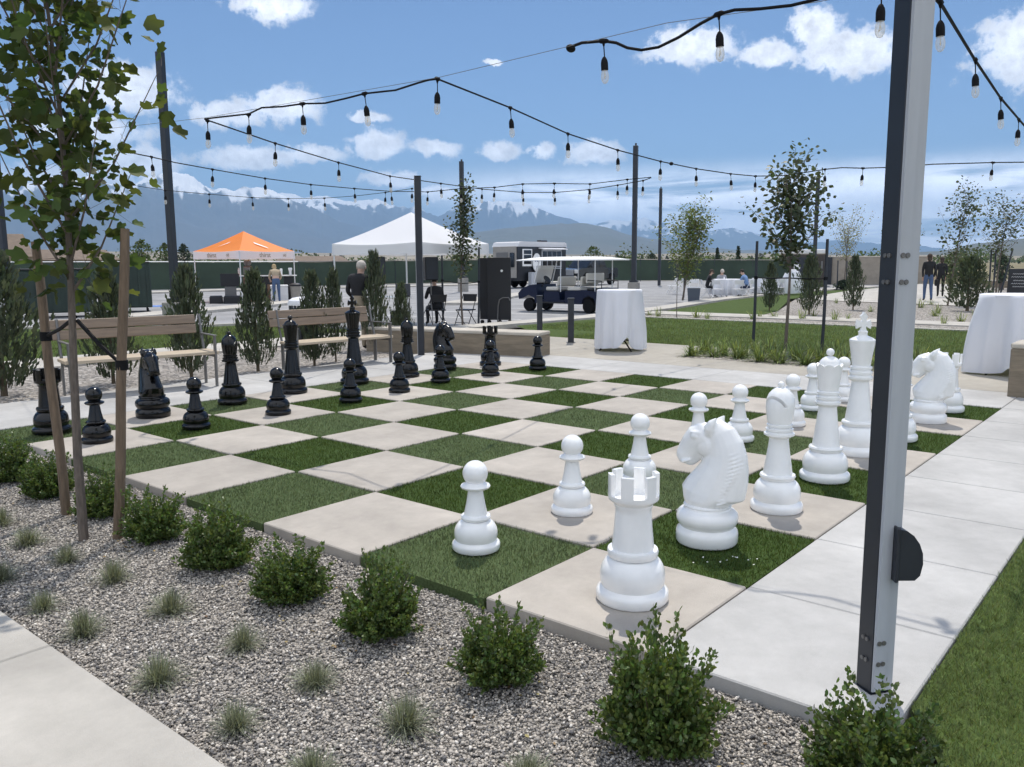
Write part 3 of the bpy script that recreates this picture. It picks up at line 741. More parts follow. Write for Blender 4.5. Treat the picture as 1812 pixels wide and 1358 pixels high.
# light fitting on the near post
lt = thing('wall_light', 'dark bronze quarter-round light fitting fixed low on the big steel post', 'light fitting', (0, 0, 0))
q = at(1581, 978, 0); P0 = far(1581, 978, 2.985)
lt.location = (float(P0[0]), float(P0[1]), float(P0[2])); lt.rotation_euler = (0, 0, YAW-math.pi/2)
pl = [(0, -.088), (.055, -.088)]+[(.085*math.cos(a_)*.98, -.06+.155*math.sin(a_)) for a_ in np.linspace(.05, math.pi/2, 9)]
pl = [(0, -.09), (.062, -.09), (.080, -.072), (.088, -.03), (.085, .01), (.072, .045), (.05, .075), (.025, .093), (0, .098)]
MB().prism(pl, -.042, .042, 'y').build('housing', steel_dark, lt, True, 30)
MB().box((-.004, 0, .003), (.012, .096, .2), bev=.003).build('back_plate', steel_dark, lt)
MB().box((.036, 0, -.092), (.05, .06, .006)).build('lens', mat('frosted_lens', (.5, .48, .42), .4), lt)

# ------------------------------------------------------------------ tall poles
def tall_pole(label, px, dep, top_y, wd, pier, pier_top=None):
    p = far(px, 466, dep); x, y = float(p[0]), float(p[1])
    h = float(far(px, top_y, dep)[2])
    t = thing('tall_pole', label, 'pole', (x, y, 0), R(20), 'tall dark poles around the parking lot')
    MB().box((0, 0, (h+.2)/2-.1), (wd, wd, h+.2), bev=.01).build('shaft', steel_dark, t)
    MB().box((.03, 0, h+.1), (wd*.35, wd*.35, .24)).build('pole_tip', steel_dark, t)
    if pier:
        MB().box((0, 0, pier_top/2-.1), (.5, .5, pier_top+.2), bev=.02).build('concrete_pier', conc_dark, t)
        MB().box((0, 0, pier_top+.05), (wd*1.7, wd*1.7, .1)).build('base_shroud', steel_dark, t)
    return t
tall_pole('tall dark pole on a concrete pier left of the orange canopy', 306.5, 21.5, 112, .17, True, .62)
tall_pole('tall dark pole on a concrete pier behind the white cloth table in the middle', 1122, 40, 266, .22, True, .62)
tall_pole('tall dark pole whose tip shows above the slim tree beside the white canopy', 819, 50, 292, .22, True, .7)
tall_pole('thin dark pole furthest off, right of the pole behind the white cloth table', 1167, 60, 338, .20, False)
tall_pole('tall dark pole behind the dark-leaved staked tree on the right', 1441, 52, 320, .24, False)
tall_pole('dark pole at the left edge of the view behind the tulip tree leaves', 9, 32, 200, .22, False)

# ------------------------------------------------------------------ string lights
bulb_glass = bpy.data.materials.new('clear_bulb_glass'); bulb_glass.use_nodes = True
t_ = bulb_glass.node_tree; b_ = t_.nodes['Principled BSDF']; b_.inputs['Base Color'].default_value = (.85, .83, .78, 1); b_.inputs['Roughness'].default_value = .12
tr_ = t_.nodes.new('ShaderNodeBsdfTransparent'); mx_ = t_.nodes.new('ShaderNodeMixShader')
fr_ = t_.nodes.new('ShaderNodeLayerWeight'); fr_.inputs[0].default_value = .4
t_.links.new(mth(t_, 'ADD', mth(t_, 'MULTIPLY', fr_.outputs['Facing'], .55), .28, clamp=True), mx_.inputs[0])
t_.links.new(tr_.outputs[0], mx_.inputs[1]); t_.links.new(b_.outputs[0], mx_.inputs[2]); t_.links.new(mx_.outputs[0], t_.nodes['Material Output'].inputs['Surface'])
filament = mat('filament', (.75, .62, .40), .4)
joint_me = MB().tube([(-.035, 0, 0), (-.02, 0, 0), (.02, 0, 0), (.035, 0, 0)], [.009, .017, .017, .009], 8).tube([(0, 0, 0), (0, 0, -.035)], [.015, .006], 8).mesh('joint', black_rub)
drop_me = MB().tube([(0, 0, -.03), (.003, 0, -.115)], .004, 6).lathe([(.006, -.105), (.013, -.112), (.022, -.13), (.0255, -.15), (.0255, -.196), (.022, -.198)], 14).mesh('socket', black_rub)
bulb_me = MB().lathe([(.019, -.197), (.023, -.208), (.027, -.226), (.028, -.245), (.025, -.266), (.015, -.283), (.003, -.288)], 16).mesh('bulb', bulb_glass)
fil_me = MB().tube([(0, 0, -.198), (0, 0, -.22), (.007, 0, -.24), (-.007, 0, -.255), (0, 0, -.22)], .0026, 5).mesh('filament', filament)
HZ = 3.1
def string_light(label, pts, bulbs, sag=.0, rad=.007, plugs=()):
    """pts, bulbs: (px, py) survey points on the string's own level, 3.1 m up"""
    W = [at(x, y, HZ) for x, y in pts]
    t = thing('string_light', label, 'string lights', W[0])
    o = np.array(t.location)
    cord = MB(); C_ = []
    for i in range(len(W)-1):
        for k in range(8):
            u = k/8; q = W[i]*(1-u)+W[i+1]*u; q = q.copy(); q[2] -= sag*4*u*(1-u)*min(1, np.linalg.norm(W[i+1]-W[i])); C_.append(q-o)
    C_.append(W[-1]-o)
    cord.tube(C_, rad, 6); cord.build('cord', black_rub, t)
    for (x, y) in bulbs:
        q = at(x, y, HZ)-o
        k = int(np.argmin([np.linalg.norm(c[:2]-q[:2]) for c in C_])); dz = C_[k][2]
        d = C_[min(k+1, len(C_)-1)]-C_[max(k-1, 0)]; rz = math.atan2(d[1], d[0])
        j = obj('joint', joint_me, t); j.location = (q[0], q[1], min(q[2], dz+.004)); j.rotation_euler = (random.uniform(-.07, .07), random.uniform(-.07, .07), rz)
        for nme, me in (('socket', drop_me), ('bulb', bulb_me), ('filament', fil_me)):
            obj(nme, me, j)
    for (x, y) in plugs:
        q = at(x, y, HZ)-o
        MB().ball(q, (.045, .03, .028), 12, 8).build('plug', black_rub, t)
    return t
string_light('heavy light string at the top with a black plug and a sagging loop',
    [(1008, 84), (1030, 76), (1068, 73), (1090, 76), (1110, 85), (1135, 89), (1165, 84), (1200, 67), (1240, 42), (1270, 26), (1300, 18), (1345, 16), (1400, 10), (1450, -2), (1562, -26), (1640, -20), (1668, 12), (1725, 106), (1770, 173), (1812, 222), (1850, 262)],
    [(1068, 73), (1272, 25), (1560, -28), (1664, 4), (1726, 106), (1771, 174), (1803, 212), (1850, 262)], 0, .0105, [(1010, 86)])
string_light('light string hung on the wire from the left corner, then crossing down to the right',
    [(362, 211), (385, 208), (440, 202), (463, 191), (500, 189), (535, 184), (575, 183), (610, 175), (645, 166), (700, 160), (740, 147), (758, 142), (774, 140), (903, 191), (1005, 237), (1093, 266), (1169, 286), (1188, 290), (1232, 299), (1293, 308), (1337, 312), (1390, 311), (1460, 300), (1490, 297), (1527, 298), (1590, 296), (1650, 291), (1757, 288), (1850, 287)],
    [(440, 203), (535, 184), (645, 166), (774, 140), (903, 191), (1005, 237), (1093, 266), (1169, 286), (1232, 299), (1293, 308), (1337, 312), (1390, 311), (1460, 300), (1527, 298), (1590, 296), (1757, 288)], 0, .0085, [(1188, 290)])
string_light('light string running from the left corner past the far steel post to the right',
    [(362, 211), (367, 213), (487, 254), (599, 288), (690, 312), (745, 320), (780, 325), (853, 335), (926, 341), (982, 341), (1042, 336), (1093, 328), (1138, 320), (1152, 315)],
    [(367, 214), (487, 254), (599, 288), (690, 312), (780, 325), (853, 335), (926, 341), (982, 341), (1042, 336), (1093, 328), (1138, 320)], 0, .008)
string_light('light string starting behind the tall left pole, higher of the two there',
    [(238, 272), (268, 278), (310, 288), (376, 300), (469, 316), (550, 327), (627, 334), (692, 339), (757, 340), (817, 334), (875, 332), (925, 326), (981, 325), (1044, 326), (1110, 318), (1152, 314)],
    [(268, 278), (376, 300), (469, 316), (550, 327), (627, 334), (692, 339), (757, 340), (816, 334), (875, 332), (925, 326), (981, 325), (1044, 326), (1110, 318)], 0, .008)
string_light('lowest light string on the left, in front of the mountain slope',
    [(245, 330), (292, 337), (370, 344), (446, 350), (510, 352), (574, 351), (630, 347), (682, 341), (730, 334)],
    [(292, 337), (370, 344), (446, 350), (510, 352), (574, 351), (682, 341), (729, 334)], 0, .006)
# the wire that carries them
cw = thing('support_wire', 'thin steel wire crossing the sky above the light strings', 'wire')
A_ = at(1445, 4, HZ); dirn = A_-at(362, 209, HZ)
pole_l = far(8, 250, 32)
MB().tube([A_+dirn*.4, A_, at(1180, 41, HZ), at(778, 137, HZ), at(362, 209, HZ), at(200, 227, HZ)], .0022, 5).build('wire_strand', steel_grey, cw)
cw2 = MB().tube([at(200, 227, HZ), pole_l], .003, 5).build('wire_strand', steel_grey, cw)

# ------------------------------------------------------------------ benches
def bench(label, p0, p1, seat_h, mats=(wood_bench, wood_seat)):
    p0 = np.array(p0, float); p1 = np.array(p1, float); d = p1-p0; Ln = np.linalg.norm(d); rz = math.atan2(d[1], d[0])
    t = thing('park_bench', label, 'bench', (p0[0], p0[1], 0), rz)
    # local x along the bench, y to the rear
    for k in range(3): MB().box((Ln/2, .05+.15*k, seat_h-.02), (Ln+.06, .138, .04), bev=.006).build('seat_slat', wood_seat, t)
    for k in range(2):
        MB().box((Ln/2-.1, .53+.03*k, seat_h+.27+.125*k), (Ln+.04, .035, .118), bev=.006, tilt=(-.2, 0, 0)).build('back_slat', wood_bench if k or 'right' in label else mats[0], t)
    for xx in (0.02, Ln-.02):
        MB().box((xx, .0, (seat_h+.2)/2), (.02, .07, seat_h+.2), bev=.003).build('leg', steel_grey, t)
        MB().box((xx, .42, seat_h/2), (.02, .07, seat_h), bev=.003).build('leg', steel_grey, t)
        MB().tube([(xx, .42, seat_h-.05), (xx, .5, seat_h+.2), (xx, .56, seat_h+.46)], .018, 6).build('back_support', steel_grey, t)
        MB().box((xx, .24, seat_h+.205), (.045, .54, .014), bev=.003).build('armrest', steel_grey, t)
        MB().box((xx, .22, seat_h-.06), (.018, .42, .04)).build('seat_bearer', steel_grey, t)
    return t
bench('left bench with pale seat and brown back planks behind the near black horse head', (1.30, 8.62), (3.02, 8.27), .46)
bench('right bench with brown back planks behind the black queen and king', (4.50, 8.62), (6.22, 8.46), .43)
# ------------------------------------------------------------------ bollards
for (x, y, l) in ((10.56, 8.03, 'dark square bollard standing clear to the right of the low wall'), (11.25, 9.35, 'dark square bollard half hidden behind the low wall')):
    t = thing('bollard', l, 'bollard', (x, y, 0), R(40), 'bollards by the low wall')
    MB().box((0, 0, .43), (.115, .115, .86), bev=.006).build('shaft', steel_dark, t)
    MB().box((0, 0, .872), (.135, .135, .03), bev=.006).build('bollard_cap', steel_dark, t)
    MB().box((0, 0, .006), (.17, .17, .016)).build('base_plate', steel_grey, t)

# ------------------------------------------------------------------ cocktail tables with cloths
def cloth_table(label, x, y, r_, h, group=None, folds=9, lift=0, seed=0, legs=True, flare=1.10, tie=None):
    t = thing('cocktail_table', label+', the table', 'table', (x, y, 0), seed*.7)
    MB().lathe([(r_*.98, h-.03), (r_, h-.02), (r_, h-.004)], 40).build('tabletop', conc_light, t)
    MB().tube([(0, 0, .12), (0, 0, h-.03)], .03, 10).build('column', black_plastic, t)
    for k in range(4):
        a_ = k*math.pi/2+.6
        MB().tube([(0, 0, .2), (math.cos(a_)*r_*.5, math.sin(a_)*r_*.5, .17), (math.cos(a_)*r_*1.02, math.sin(a_)*r_*1.02, .015)], .014, 8).build('leg', black_rub, t)
    rs = np.random.default_rng(seed); ph = rs.uniform(0, 6.28, 5)
    vs = []; fs = []; n = 120; rows = 22
    for i in range(rows+1):
        u = i/rows
        for j in range(n):
            a_ = 2*math.pi*j/n
            if i == 0: vs.append((0.001*math.cos(a_), .001*math.sin(a_), h+.002)); continue
            if i == 1: vs.append((r_*.97*math.cos(a_), r_*.97*math.sin(a_), h+.003)); continue
            if i == 2: vs.append((r_*1.012*math.cos(a_), r_*1.012*math.sin(a_), h-.004)); continue
            v = (i-2)/(rows-2)
            fold = (math.sin(a_*folds+ph[0]+.8*math.sin(a_*2+ph[1]))*.5+.32*math.sin(a_*(folds*2-3)+ph[2])+.4*math.sin(a_*3+ph[3]))
            fold = 1.05*fold*.35+.75*(.45-abs(math.sin(a_*folds*.5+ph[0]+.7*math.sin(a_*2+ph[1]))))+.35*(.45-abs(math.sin(a_*(folds*.5+2.5)+ph[2]+v*.6)))
            rr = r_*(1.012+(flare-1)*math.sin(v*math.pi*.62)+.36*fold*v**.8)
            hem = .02+.05*(math.sin(a_*2+ph[4])*.5+.5)
            if lift: hem += lift*math.exp(-((a_-4.0+seed*.0+2*math.pi) % (2*math.pi)-.0)**2/.05) if False else 0
            da = (a_-lift[0]+math.pi) % (2*math.pi)-math.pi if lift else 9
            if lift: hem += lift[1]*math.exp(-da*da/.06)
            vs.append((rr*math.cos(a_), rr*math.sin(a_), (h-.004)*(1-v)+hem*v))
    for i in range(rows):
        for j in range(n): fs.append((i*n+j, i*n+(j+1) % n, (i+1)*n+(j+1) % n, (i+1)*n+j))
    mb = MB().add(vs, fs); o = mb.build('tablecloth', cloth, None, True, 70)
    o.location = (x, y, .002); tag(o, label, 'tablecloth', group)
    return t
cloth_table('white cloth draped to the ground over the round table in the middle', 9.95, 6.52, .40, 1.085, 'white tablecloths', 8, (R(232), .2), 3, flare=1.10)
cloth_table('white cloth over the round table cut off by the right edge', 10.52, .36, .52, 1.10, 'white tablecloths', 7, (R(190), .16), 5, flare=1.16)

# ------------------------------------------------------------------ vegetation builders
def leaves(name, P, D, scl, T, TF, m, parent, roll=None):
    k = len(P); Rm = frames(D, rng.uniform(-math.pi, math.pi, k) if roll is None else roll)
    V, F = scatter(T, TF, P, Rm, scl)
    if F.shape[1] == 4: pass
    return obj(name, np_mesh(name, V, F, m), parent)
def boxwood_parts(seed, Rr, H):
    rs = np.random.default_rng(seed); stems = MB(); LP = []; LD = []; LS = []
    nb = 210
    for i in range(nb):
        a_ = rs.uniform(0, 2*math.pi); tilt = math.acos(1-rs.random()**.85*.93)
        d = np.array([math.sin(tilt)*math.cos(a_), math.sin(tilt)*math.sin(a_), math.cos(tilt)])
        ln = (1/math.sqrt((d[0]**2+d[1]**2)/Rr**2+d[2]**2/H**2))*rs.uniform(.70, 1.06)
        if rs.random() < .10: ln *= 1.2
        base = np.array([rs.normal(0, .02), rs.normal(0, .02), 0.02]); bend = np.array([0, 0, ln*.22*math.sin(tilt)])
        pts = [base+d*ln*u+bend*u*u-np.array([0, 0, .10*ln*math.sin(tilt)])*u for u in (0, .4, .7, 1.0)]
        if i < 46: stems.tube(pts, [.004, .003, .002, .001], 4, False)
        for u in np.linspace(.28, 1.02, 15):
            q = base+d*ln*u+bend*u*u-np.array([0, 0, .10*ln*math.sin(tilt)])*u
            for s_ in range(5):
                dd = d*.7+rs.normal(0, .62, 3)+np.array([0, 0, .35]); LP.append(q+rs.normal(0, .008, 3)); LD.append(dd); LS.append(rs.uniform(.017, .027))
    return stems.mesh('stems', stem_m), np.array(LP), np.array(LD), np.array(LS)
BOX = [boxwood_parts(100+i, .20, .43) for i in range(4)]
BOXM = []
for i, (sm_, LP, LD, LS) in enumerate(BOX):
    Rm = frames(LD, rng.uniform(-3, 3, len(LP))); V, F = scatter(OVAL, OVALF, LP, Rm, np.column_stack([LS*1.25, LS, LS]))
    BOXM.append((sm_, np_mesh('foliage', V, F, leaf_box)))
bl_ = [(-.27, -.93, 1.08, 'boxwood shrub at the bottom edge, at the foot of the big steel post'), (-.47, -.30, 1.08, 'boxwood shrub with tall sprigs in front of the near white rook'),
       (-.47, .41, .95, 'boxwood shrub left of the near white rook, third from the big post'), (-.49, 1.09, 1.0, 'boxwood shrub below the nearest white pawn, fourth from the big post'),
       (-.51, 1.73, .97, 'boxwood shrub in front of a pale slab, fifth from the big post'), (-.50, 2.40, 1.0, 'boxwood shrub right of the staked tree with open gravel beside it'),
       (-.50, 3.10, 1.0, 'boxwood shrub just right of the right wooden stake'), (-.46, 3.85, .95, 'boxwood shrub behind the trunk of the staked tree'),
       (-.50, 4.63, 1.0, 'boxwood shrub behind the left wooden stake'), (-.50, 5.30, 1.05, 'boxwood shrub at the left edge, last of the visible row')]
for i, (x, y, s_, l) in enumerate(bl_):
    t = thing('boxwood_shrub', l, 'shrub', (x, y, -.06), i*1.7, 'boxwood shrubs along the chessboard')
    t.scale = (s_*(.78+.05*(i%3)), s_*(.80+.04*((i+1)%3)), s_*((.80, .98, .84, .86, .80, .88, .84, .8, .84, .82)[i]))
    sm_, fo = BOXM[i % 4]; obj('stems', sm_, t); obj('foliage', fo, t)
lit = []
for i, (x, y, s_, l) in enumerate(bl_):
    for k in range(26):
        a_ = rng.uniform(0, 6.28); r_ = .08+abs(rng.normal(0, .16)); lit.append((x+r_*math.cos(a_), y+r_*math.sin(a_)))
lit = np.array([q for q in lit if q[0] < -.03 and (q[1] > -.85)]); LPp = np.column_stack([lit, np.full(len(lit), -.046)])
Vl, Fl = scatter(OVAL*np.array([1.2, 1, 1]), OVALF, LPp, frames(rdir(len(lit), -.15, .3), rng.normal(0, .4, len(lit))), rng.uniform(.012, .024, len(lit)))
struct(obj('fallen_leaves', np_mesh('fallen_leaves', Vl, Fl, mat('dead_leaves', (.21, .15, .065), .7, isl=.5))), 'stuff')
# fescue tufts
def fescue_mesh(seed, n=430):
    rs = np.random.default_rng(seed); V = []; F = []
    for i in range(n):
        a_ = rs.uniform(0, 6.283); tl = rs.uniform(.05, 1.35)**1.0; ln = rs.uniform(.09, .165); w_ = .0011
        d = np.array([math.cos(a_)*math.sin(tl), math.sin(a_)*math.sin(tl), math.cos(tl)]); s_ = np.array([-math.sin(a_), math.cos(a_), 0])*w_
        b0 = np.array([rs.normal(0, .016), rs.normal(0, .016), 0]); m_ = b0+d*ln*.6; e_ = b0+d*ln-np.array([0, 0, .035*math.sin(tl)])
        o = len(V); V += [b0-s_, b0+s_, m_+s_, m_-s_, e_]; F += [(o, o+1, o+2), (o, o+2, o+3), (o+3, o+2, o+4)]
    return np_mesh('blades', np.array(V), np.array(F), leaf_fesc)
FM = [fescue_mesh(i) for i in range(4)]
fx = [(-.90, -.08, 'at the bottom edge in front of the boxwood with tall sprigs'), (-.95, .44, 'in front of the third boxwood from the big post'), (-.96, .94, 'in front of the fourth boxwood from the big post'), (-.96, 1.44, 'in front of the fifth boxwood from the big post'), (-.97, 2.03, 'in front of the boxwood right of the staked tree'), (-.96, 2.63, 'just right of the right wooden stake base'), (-.99, 3.13, 'right in front of the staked tree trunk'), (-1.01, 3.61, 'in front of the left wooden stake base'), (-.97, 4.15, 'at the left edge beyond the left wooden stake'),
      (-1.33, .47, 'at the bottom edge beside the front footpath'), (-1.33, .90, 'beside the front footpath, second from the bottom edge'), (-1.34, 1.43, 'beside the front footpath, third from the bottom edge'), (-1.34, 2.10, 'beside the front footpath, fourth from the bottom edge'), (-1.34, 2.54, 'beside the front footpath, fifth from the bottom edge'), (-1.33, 3.11, 'beside the front footpath, at the left edge')]
for i, (x, y, l) in enumerate(fx):
    t = obj('fescue_tuft', FM[i % 4]); t.location = (x, y, -.058); t.rotation_euler = (0, 0, i*2.1); s_ = .84+.3*((i*37) % 10)/10; t.scale = (s_, s_, s_*(.8+.3*((i*53) % 7)/7))
    tag(t, 'fescue tuft '+l, 'grass tuft', 'fescue tufts in the gravel')
# arborvitae
def arb_mesh(seed, H, Rr, n=1700):
    rs = np.random.default_rng(seed)
    z = H*(.05+.95*rs.random(n)**.85); prof = np.minimum(1, (z/H)*3.2+.35)*np.clip(1.18-(z/H)**2.2*1.0, .10, 1.0)
    a_ = rs.uniform(0, 6.283, n); lump = 1+.30*np.sin(a_*3+seed+z*7)+.22*np.sin(a_*5-z*11)+.12*np.sin(a_*9+z*23)
    rr = Rr*prof*np.sqrt(rs.random(n))*lump
    P = np.column_stack([rr*np.cos(a_), rr*np.sin(a_), z])
    D = np.column_stack([np.cos(a_)*(.05+.5*rs.random(n)), np.sin(a_)*(.05+.5*rs.random(n)), .8+.7*rs.random(n)])
    L_ = rs.uniform(.06, .17, n)*(H/1.5)**.4
    T = np.array([(0, 0, 0), (.16, .3, .02), (.05, .5, 0), (.2, .68, .02), (0, 1, 0), (-.2, .62, .02), (-.05, .45, 0), (-.16, .25, .02)])
    TF = np.array([(0, 1, 2, 6), (0, 6, 7, 7), (2, 3, 4, 5), (2, 5, 6, 6)]); TF = np.array([(0, 1, 2), (0, 2, 6), (0, 6, 7), (2, 3, 4), (2, 4, 5), (2, 5, 6)])
    V, F = scatter(T, TF, P, frames(D, rs.uniform(-3, 3, n)), np.column_stack([L_*.62, L_, L_*.62]))
    return np_mesh('foliage', V, F, leaf_arb)
AM = [arb_mesh(i+5, 1.5, .26) for i in range(4)]
AT = MB().tube([(0, 0, 0), (0, 0, 1.0)], [.025, .008], 6).mesh('trunk', stem_m)
ab = [(1.05, 9.95, 1.12, 1.5, 'bushy evergreen at the left edge, beside the left bench'), (2.42, 9.95, .98, 1.15, 'narrow evergreen behind the middle of the left bench'),
      (3.30, 9.45, 1.02, 1.05, 'narrow evergreen behind the right end of the left bench'), (4.42, 9.5, .98, 1.05, 'tall narrow evergreen between the two benches'),
      (5.40, 9.40, .95, .95, 'narrow evergreen behind the right bench, left of its middle'), (5.95, 9.55, .98, .68, 'narrow evergreen behind the right bench, beside the bald man'),
      (7.56, 10.38, 1.17, .74, 'feathery evergreen behind the right end of the right bench'), (8.05, 10.2, .80, .8, 'evergreen just left of the far steel post'),
      (-.6, 9.8, 1.1, 1.4, 'evergreen beyond the left edge of the view'),
      (22.6, 7.75, 1.15, 1.1, 'narrow evergreen right of the dark-leaved staked tree'), (25.9, 7.5, 1.13, .95, 'evergreen on the gravel bed left of the big steel post'), (27.25, 4.35, 1.10, 2.0, 'broad evergreen right of the walking couple'), (24.0, 9.6, 1.0, .9, 'evergreen behind the trunk of the dark-leaved staked tree')]
for i, (x, y, s_, wd, l) in enumerate(ab):
    t = thing('arborvitae', l, 'evergreen shrub', (x, y, -.05), i*1.3, 'narrow evergreens in the beds'); t.scale = (s_*wd, s_*wd, s_)
    obj('foliage', AM[i % 4], t); obj('trunk', AT, t)

# ------------------------------------------------------------------ young trees
def young_tree(label, loc, H, crown0, width, n_leaf, lsize, m, trunk_r, T=OVAL, TF=OVALF, lean=(0, 0), nbr=16, seed=0, up_=1.1, name='young_tree', topw=.25, stretchx=1.0, twig=True, barkm=None):
    rs = np.random.default_rng(seed)
    t = thing(name, label, 'tree', loc)
    tp = []
    for i in range(9):
        u = i/8; tp.append(np.array([lean[0]*u+.015*H*math.sin(u*5+seed), lean[1]*u+.012*H*math.cos(u*4+seed*2)-.012*H*math.cos(seed*2), H*u]))
    MB().tube(tp, [trunk_r*(1-.85*u/8) for u in range(9)], 8).build('trunk', barkm or bark, t)
    br = MB(); LP = []; LD = []; LS = []
    def tpos(z):
        u = min(max(z/H, 0), 1)*8; i = min(int(u), 7); return tp[i]*(1-(u-i))+tp[i+1]*(u-i)
    for b in range(nbr):
        u = (b+.5)/nbr; z = crown0+(H*.97-crown0)*u; o = tpos(z); a_ = b*2.4+rs.uniform(-.4, .4)
        wfac = (math.sin(math.pi*min(1, .18+u*.85))**.8)*(1-u)+topw*u+.12
        ln = width/2*wfac*rs.uniform(.75, 1.25)*1.25
        d = np.array([math.cos(a_)*stretchx, math.sin(a_), up_*rs.uniform(.6, 1.3)]); d /= np.linalg.norm(d)
        e_ = o+d*ln*1.15+np.array([0, 0, ln*.25]); m_ = o+d*ln*.55
        br.tube([o, m_, e_], [trunk_r*.32*(1-u*.5), trunk_r*.2, trunk_r*.07], 5, False)
        k = int(n_leaf/nbr*rs.uniform(.8, 1.2))
        for q in range(k):
            v = .08+1.0*rs.random()**1.25; c = o*(1-v)**1+e_*v if v > .5 else o+(m_-o)*v*2
            off = rs.normal(0, .06+.05*width, 3)*.8
            if twig and q % 4 == 0: br.tube([c, c+off], [trunk_r*.05, trunk_r*.03], 3, False)
            LP.append(c+off); LD.append(np.array([off[0], off[1], off[2]*.5-.02])+rs.normal(0, .04, 3)+1e-4); LS.append(lsize*rs.uniform(.55, 1.25))
    br.build('branches', barkm or bark, t)
    LP = np.array(LP); LD = np.array(LD); LS = np.array(LS)
    # leaf blades hang with faces turned outward and upward
    Rm = frames(LD, rs.normal(0, .9, len(LP))); V, F = scatter(T, TF, LP, Rm, np.column_stack([LS, LS, LS]))
    obj('crown', np_mesh('crown', V, F, m), t)
    return t
young_tree('near tulip tree with big lobed leaves, tied between two wooden stakes at the left', (-.70, 3.45, -.06), 4.1, 1.42, 1.25, 1300, .094, leaf_tulip, .030, TULIP, TULIPF, (.06, .24), 30, 11, 1.5, 'tulip_tree', .8)
young_tree('slim upright young tree beside the white canopy', (13.2, 13.45, -.05), 3.55, 1.25, .85, 1250, .085, leaf_tree, .03, OVAL*np.array([1.5, 1, 1]), OVALF, (0, .0), 22, 3, 1.6)
young_tree('dark-leaved young tree tied between dark stakes behind the daylilies', (11.7, 4.12, -.05), 3.10, 1.45, 1.05, 1700, .085, leaf_tree, .035, OVAL*np.array([1.7, 1, 1]), OVALF, (.05, .05), 22, 4, 1.0, topw=.6)
young_tree('bright green wispy young tree behind the grey bin', (29.2, 15.6, -.05), 3.35, .7, 2.0, 3600, .12, leaf_lime, .045, OVAL, OVALF, (.3, -.4), 26, 5, 1.3, topw=.55)
young_tree('pale thin young tree in front of the tan block wall', (46.5, 14.6, -.05), 3.4, 1.5, 2.0, 1100, .11, leaf_pale, .04, OVAL, OVALF, (0, 0), 22, 6, 1.2, topw=.9)
young_tree('small tree just left of the big steel post', (38, 9.3, -.05), 3.4, 1.3, 1.5, 380, .11, leaf_tree, .04, OVAL*np.array([1.5, 1, 1]), OVALF, (0, .1), 16, 7, 1.0)
p = far(1676, 540, 30); young_tree('sparse tall tree just right of the big steel post', (p[0], p[1], -.05), 4.0, 1.2, 1.8, 700, .11, leaf_tree, .035, OVAL*np.array([1.5, 1, 1]), OVALF, (.3, -.5), 18, 8, 1.5, topw=.3)
p = far(1762, 525, 34); young_tree('round-headed young tree with three dark stakes at the right', (p[0], p[1], -.05), 3.55, 1.6, 1.8, 950, .11, leaf_tree, .04, OVAL*np.array([1.5, 1, 1]), OVALF, (.0, -.1), 20, 9, .8, topw=.75)
young_tree('very thin bare sapling in front of the wispy green tree', (19.0, 10.3, -.05), 2.0, .8, .5, 40, .06, leaf_lime, .014, OVAL, OVALF, (0, .1), 8, 10, 1.2)

# wooden stakes for the near tree, ties
def stake(name, label, p0, p1, r_, m, group=None, ties=None, n=10):
    p0 = np.array(p0, float); p1 = np.array(p1, float)
    t = thing(name, label, 'tree stake', p0, 0, group); d = p1-p0
    pts = [d*u+np.array([.006*math.sin(u*9), .006*math.cos(u*7), 0]) for u in np.linspace(0, 1, 9)]
    MB().tube(pts, [r_*1.0]+[r_*(1.02-.1*u/8) for u in range(1, 8)]+[r_*.86], n).build('stake_pole', m, t)
    if ties is not None:
        for (u, q) in ties:
            c = d*u
            MB().lathe([(r_*1.05, -.03), (r_*1.22, -.028), (r_*1.22, .028), (r_*1.05, .03)], 12, c).build('tie_band', black_rub, t)
            q = np.array(q)-p0
            MB().tube([c, c*.5+q*.5+np.array([0, 0, -.012]), q], [.010, .012, .012], 6).build('tie_strap', black_rub, t)
    return t
tie_pt = np.array([-.66, 3.56, 1.27])
sl = at(118, 912, -.06); s1 = far(62, 428, 5.35); u = .62
stake('wooden_stake', 'left leaning round wooden stake of the near tulip tree', sl, s1, .030, wood_stake, None, [(.66, tie_pt)])
sr = at(209, 955, -.06); s2 = far(221, 405, 4.83)
stake('wooden_stake', 'right round wooden stake of the near tulip tree, its top clear of the leaves', sr, s2, .029, wood_stake, None, [(.57, tie_pt+np.array([0, -.02, -.02]))])
dk = [((12.3, 5.0), 1.95, 'left dark stake of the dark-leaved tree behind the daylilies'), ((11.9, 3.55), 1.95, 'right dark stake of the dark-leaved tree behind the daylilies')]
for (x, y), h, l in dk:
    stake('tree_stake', l, (x, y, -.05), (x+.02, y, h), .03, steel_dark, 'dark tree stakes', [(.66, (11.73, 4.14, 1.28))], 8)
p = at(784, 565); stake('tree_stake', 'left dark stake of the slim tree by the white canopy', (p[0], p[1], -.05), (p[0], p[1], 1.8), .03, steel_dark, 'dark tree stakes', [(.62, (13.2, 13.45, 1.05))], 8)
p = at(847, 570); stake('tree_stake', 'right dark stake of the slim tree by the white canopy', (p[0], p[1], -.05), (p[0]+.05, p[1], 2.0), .03, steel_dark, 'dark tree stakes', [(.55, (13.2, 13.45, 1.05))], 8)
for (px, l) in ((1210, 'dark stake left of the grey bin'),):
    p = at(px, 527, -.05); stake('tree_stake', l, p, (p[0], p[1], 1.3), .035, steel_dark, 'dark tree stakes', None, 8)
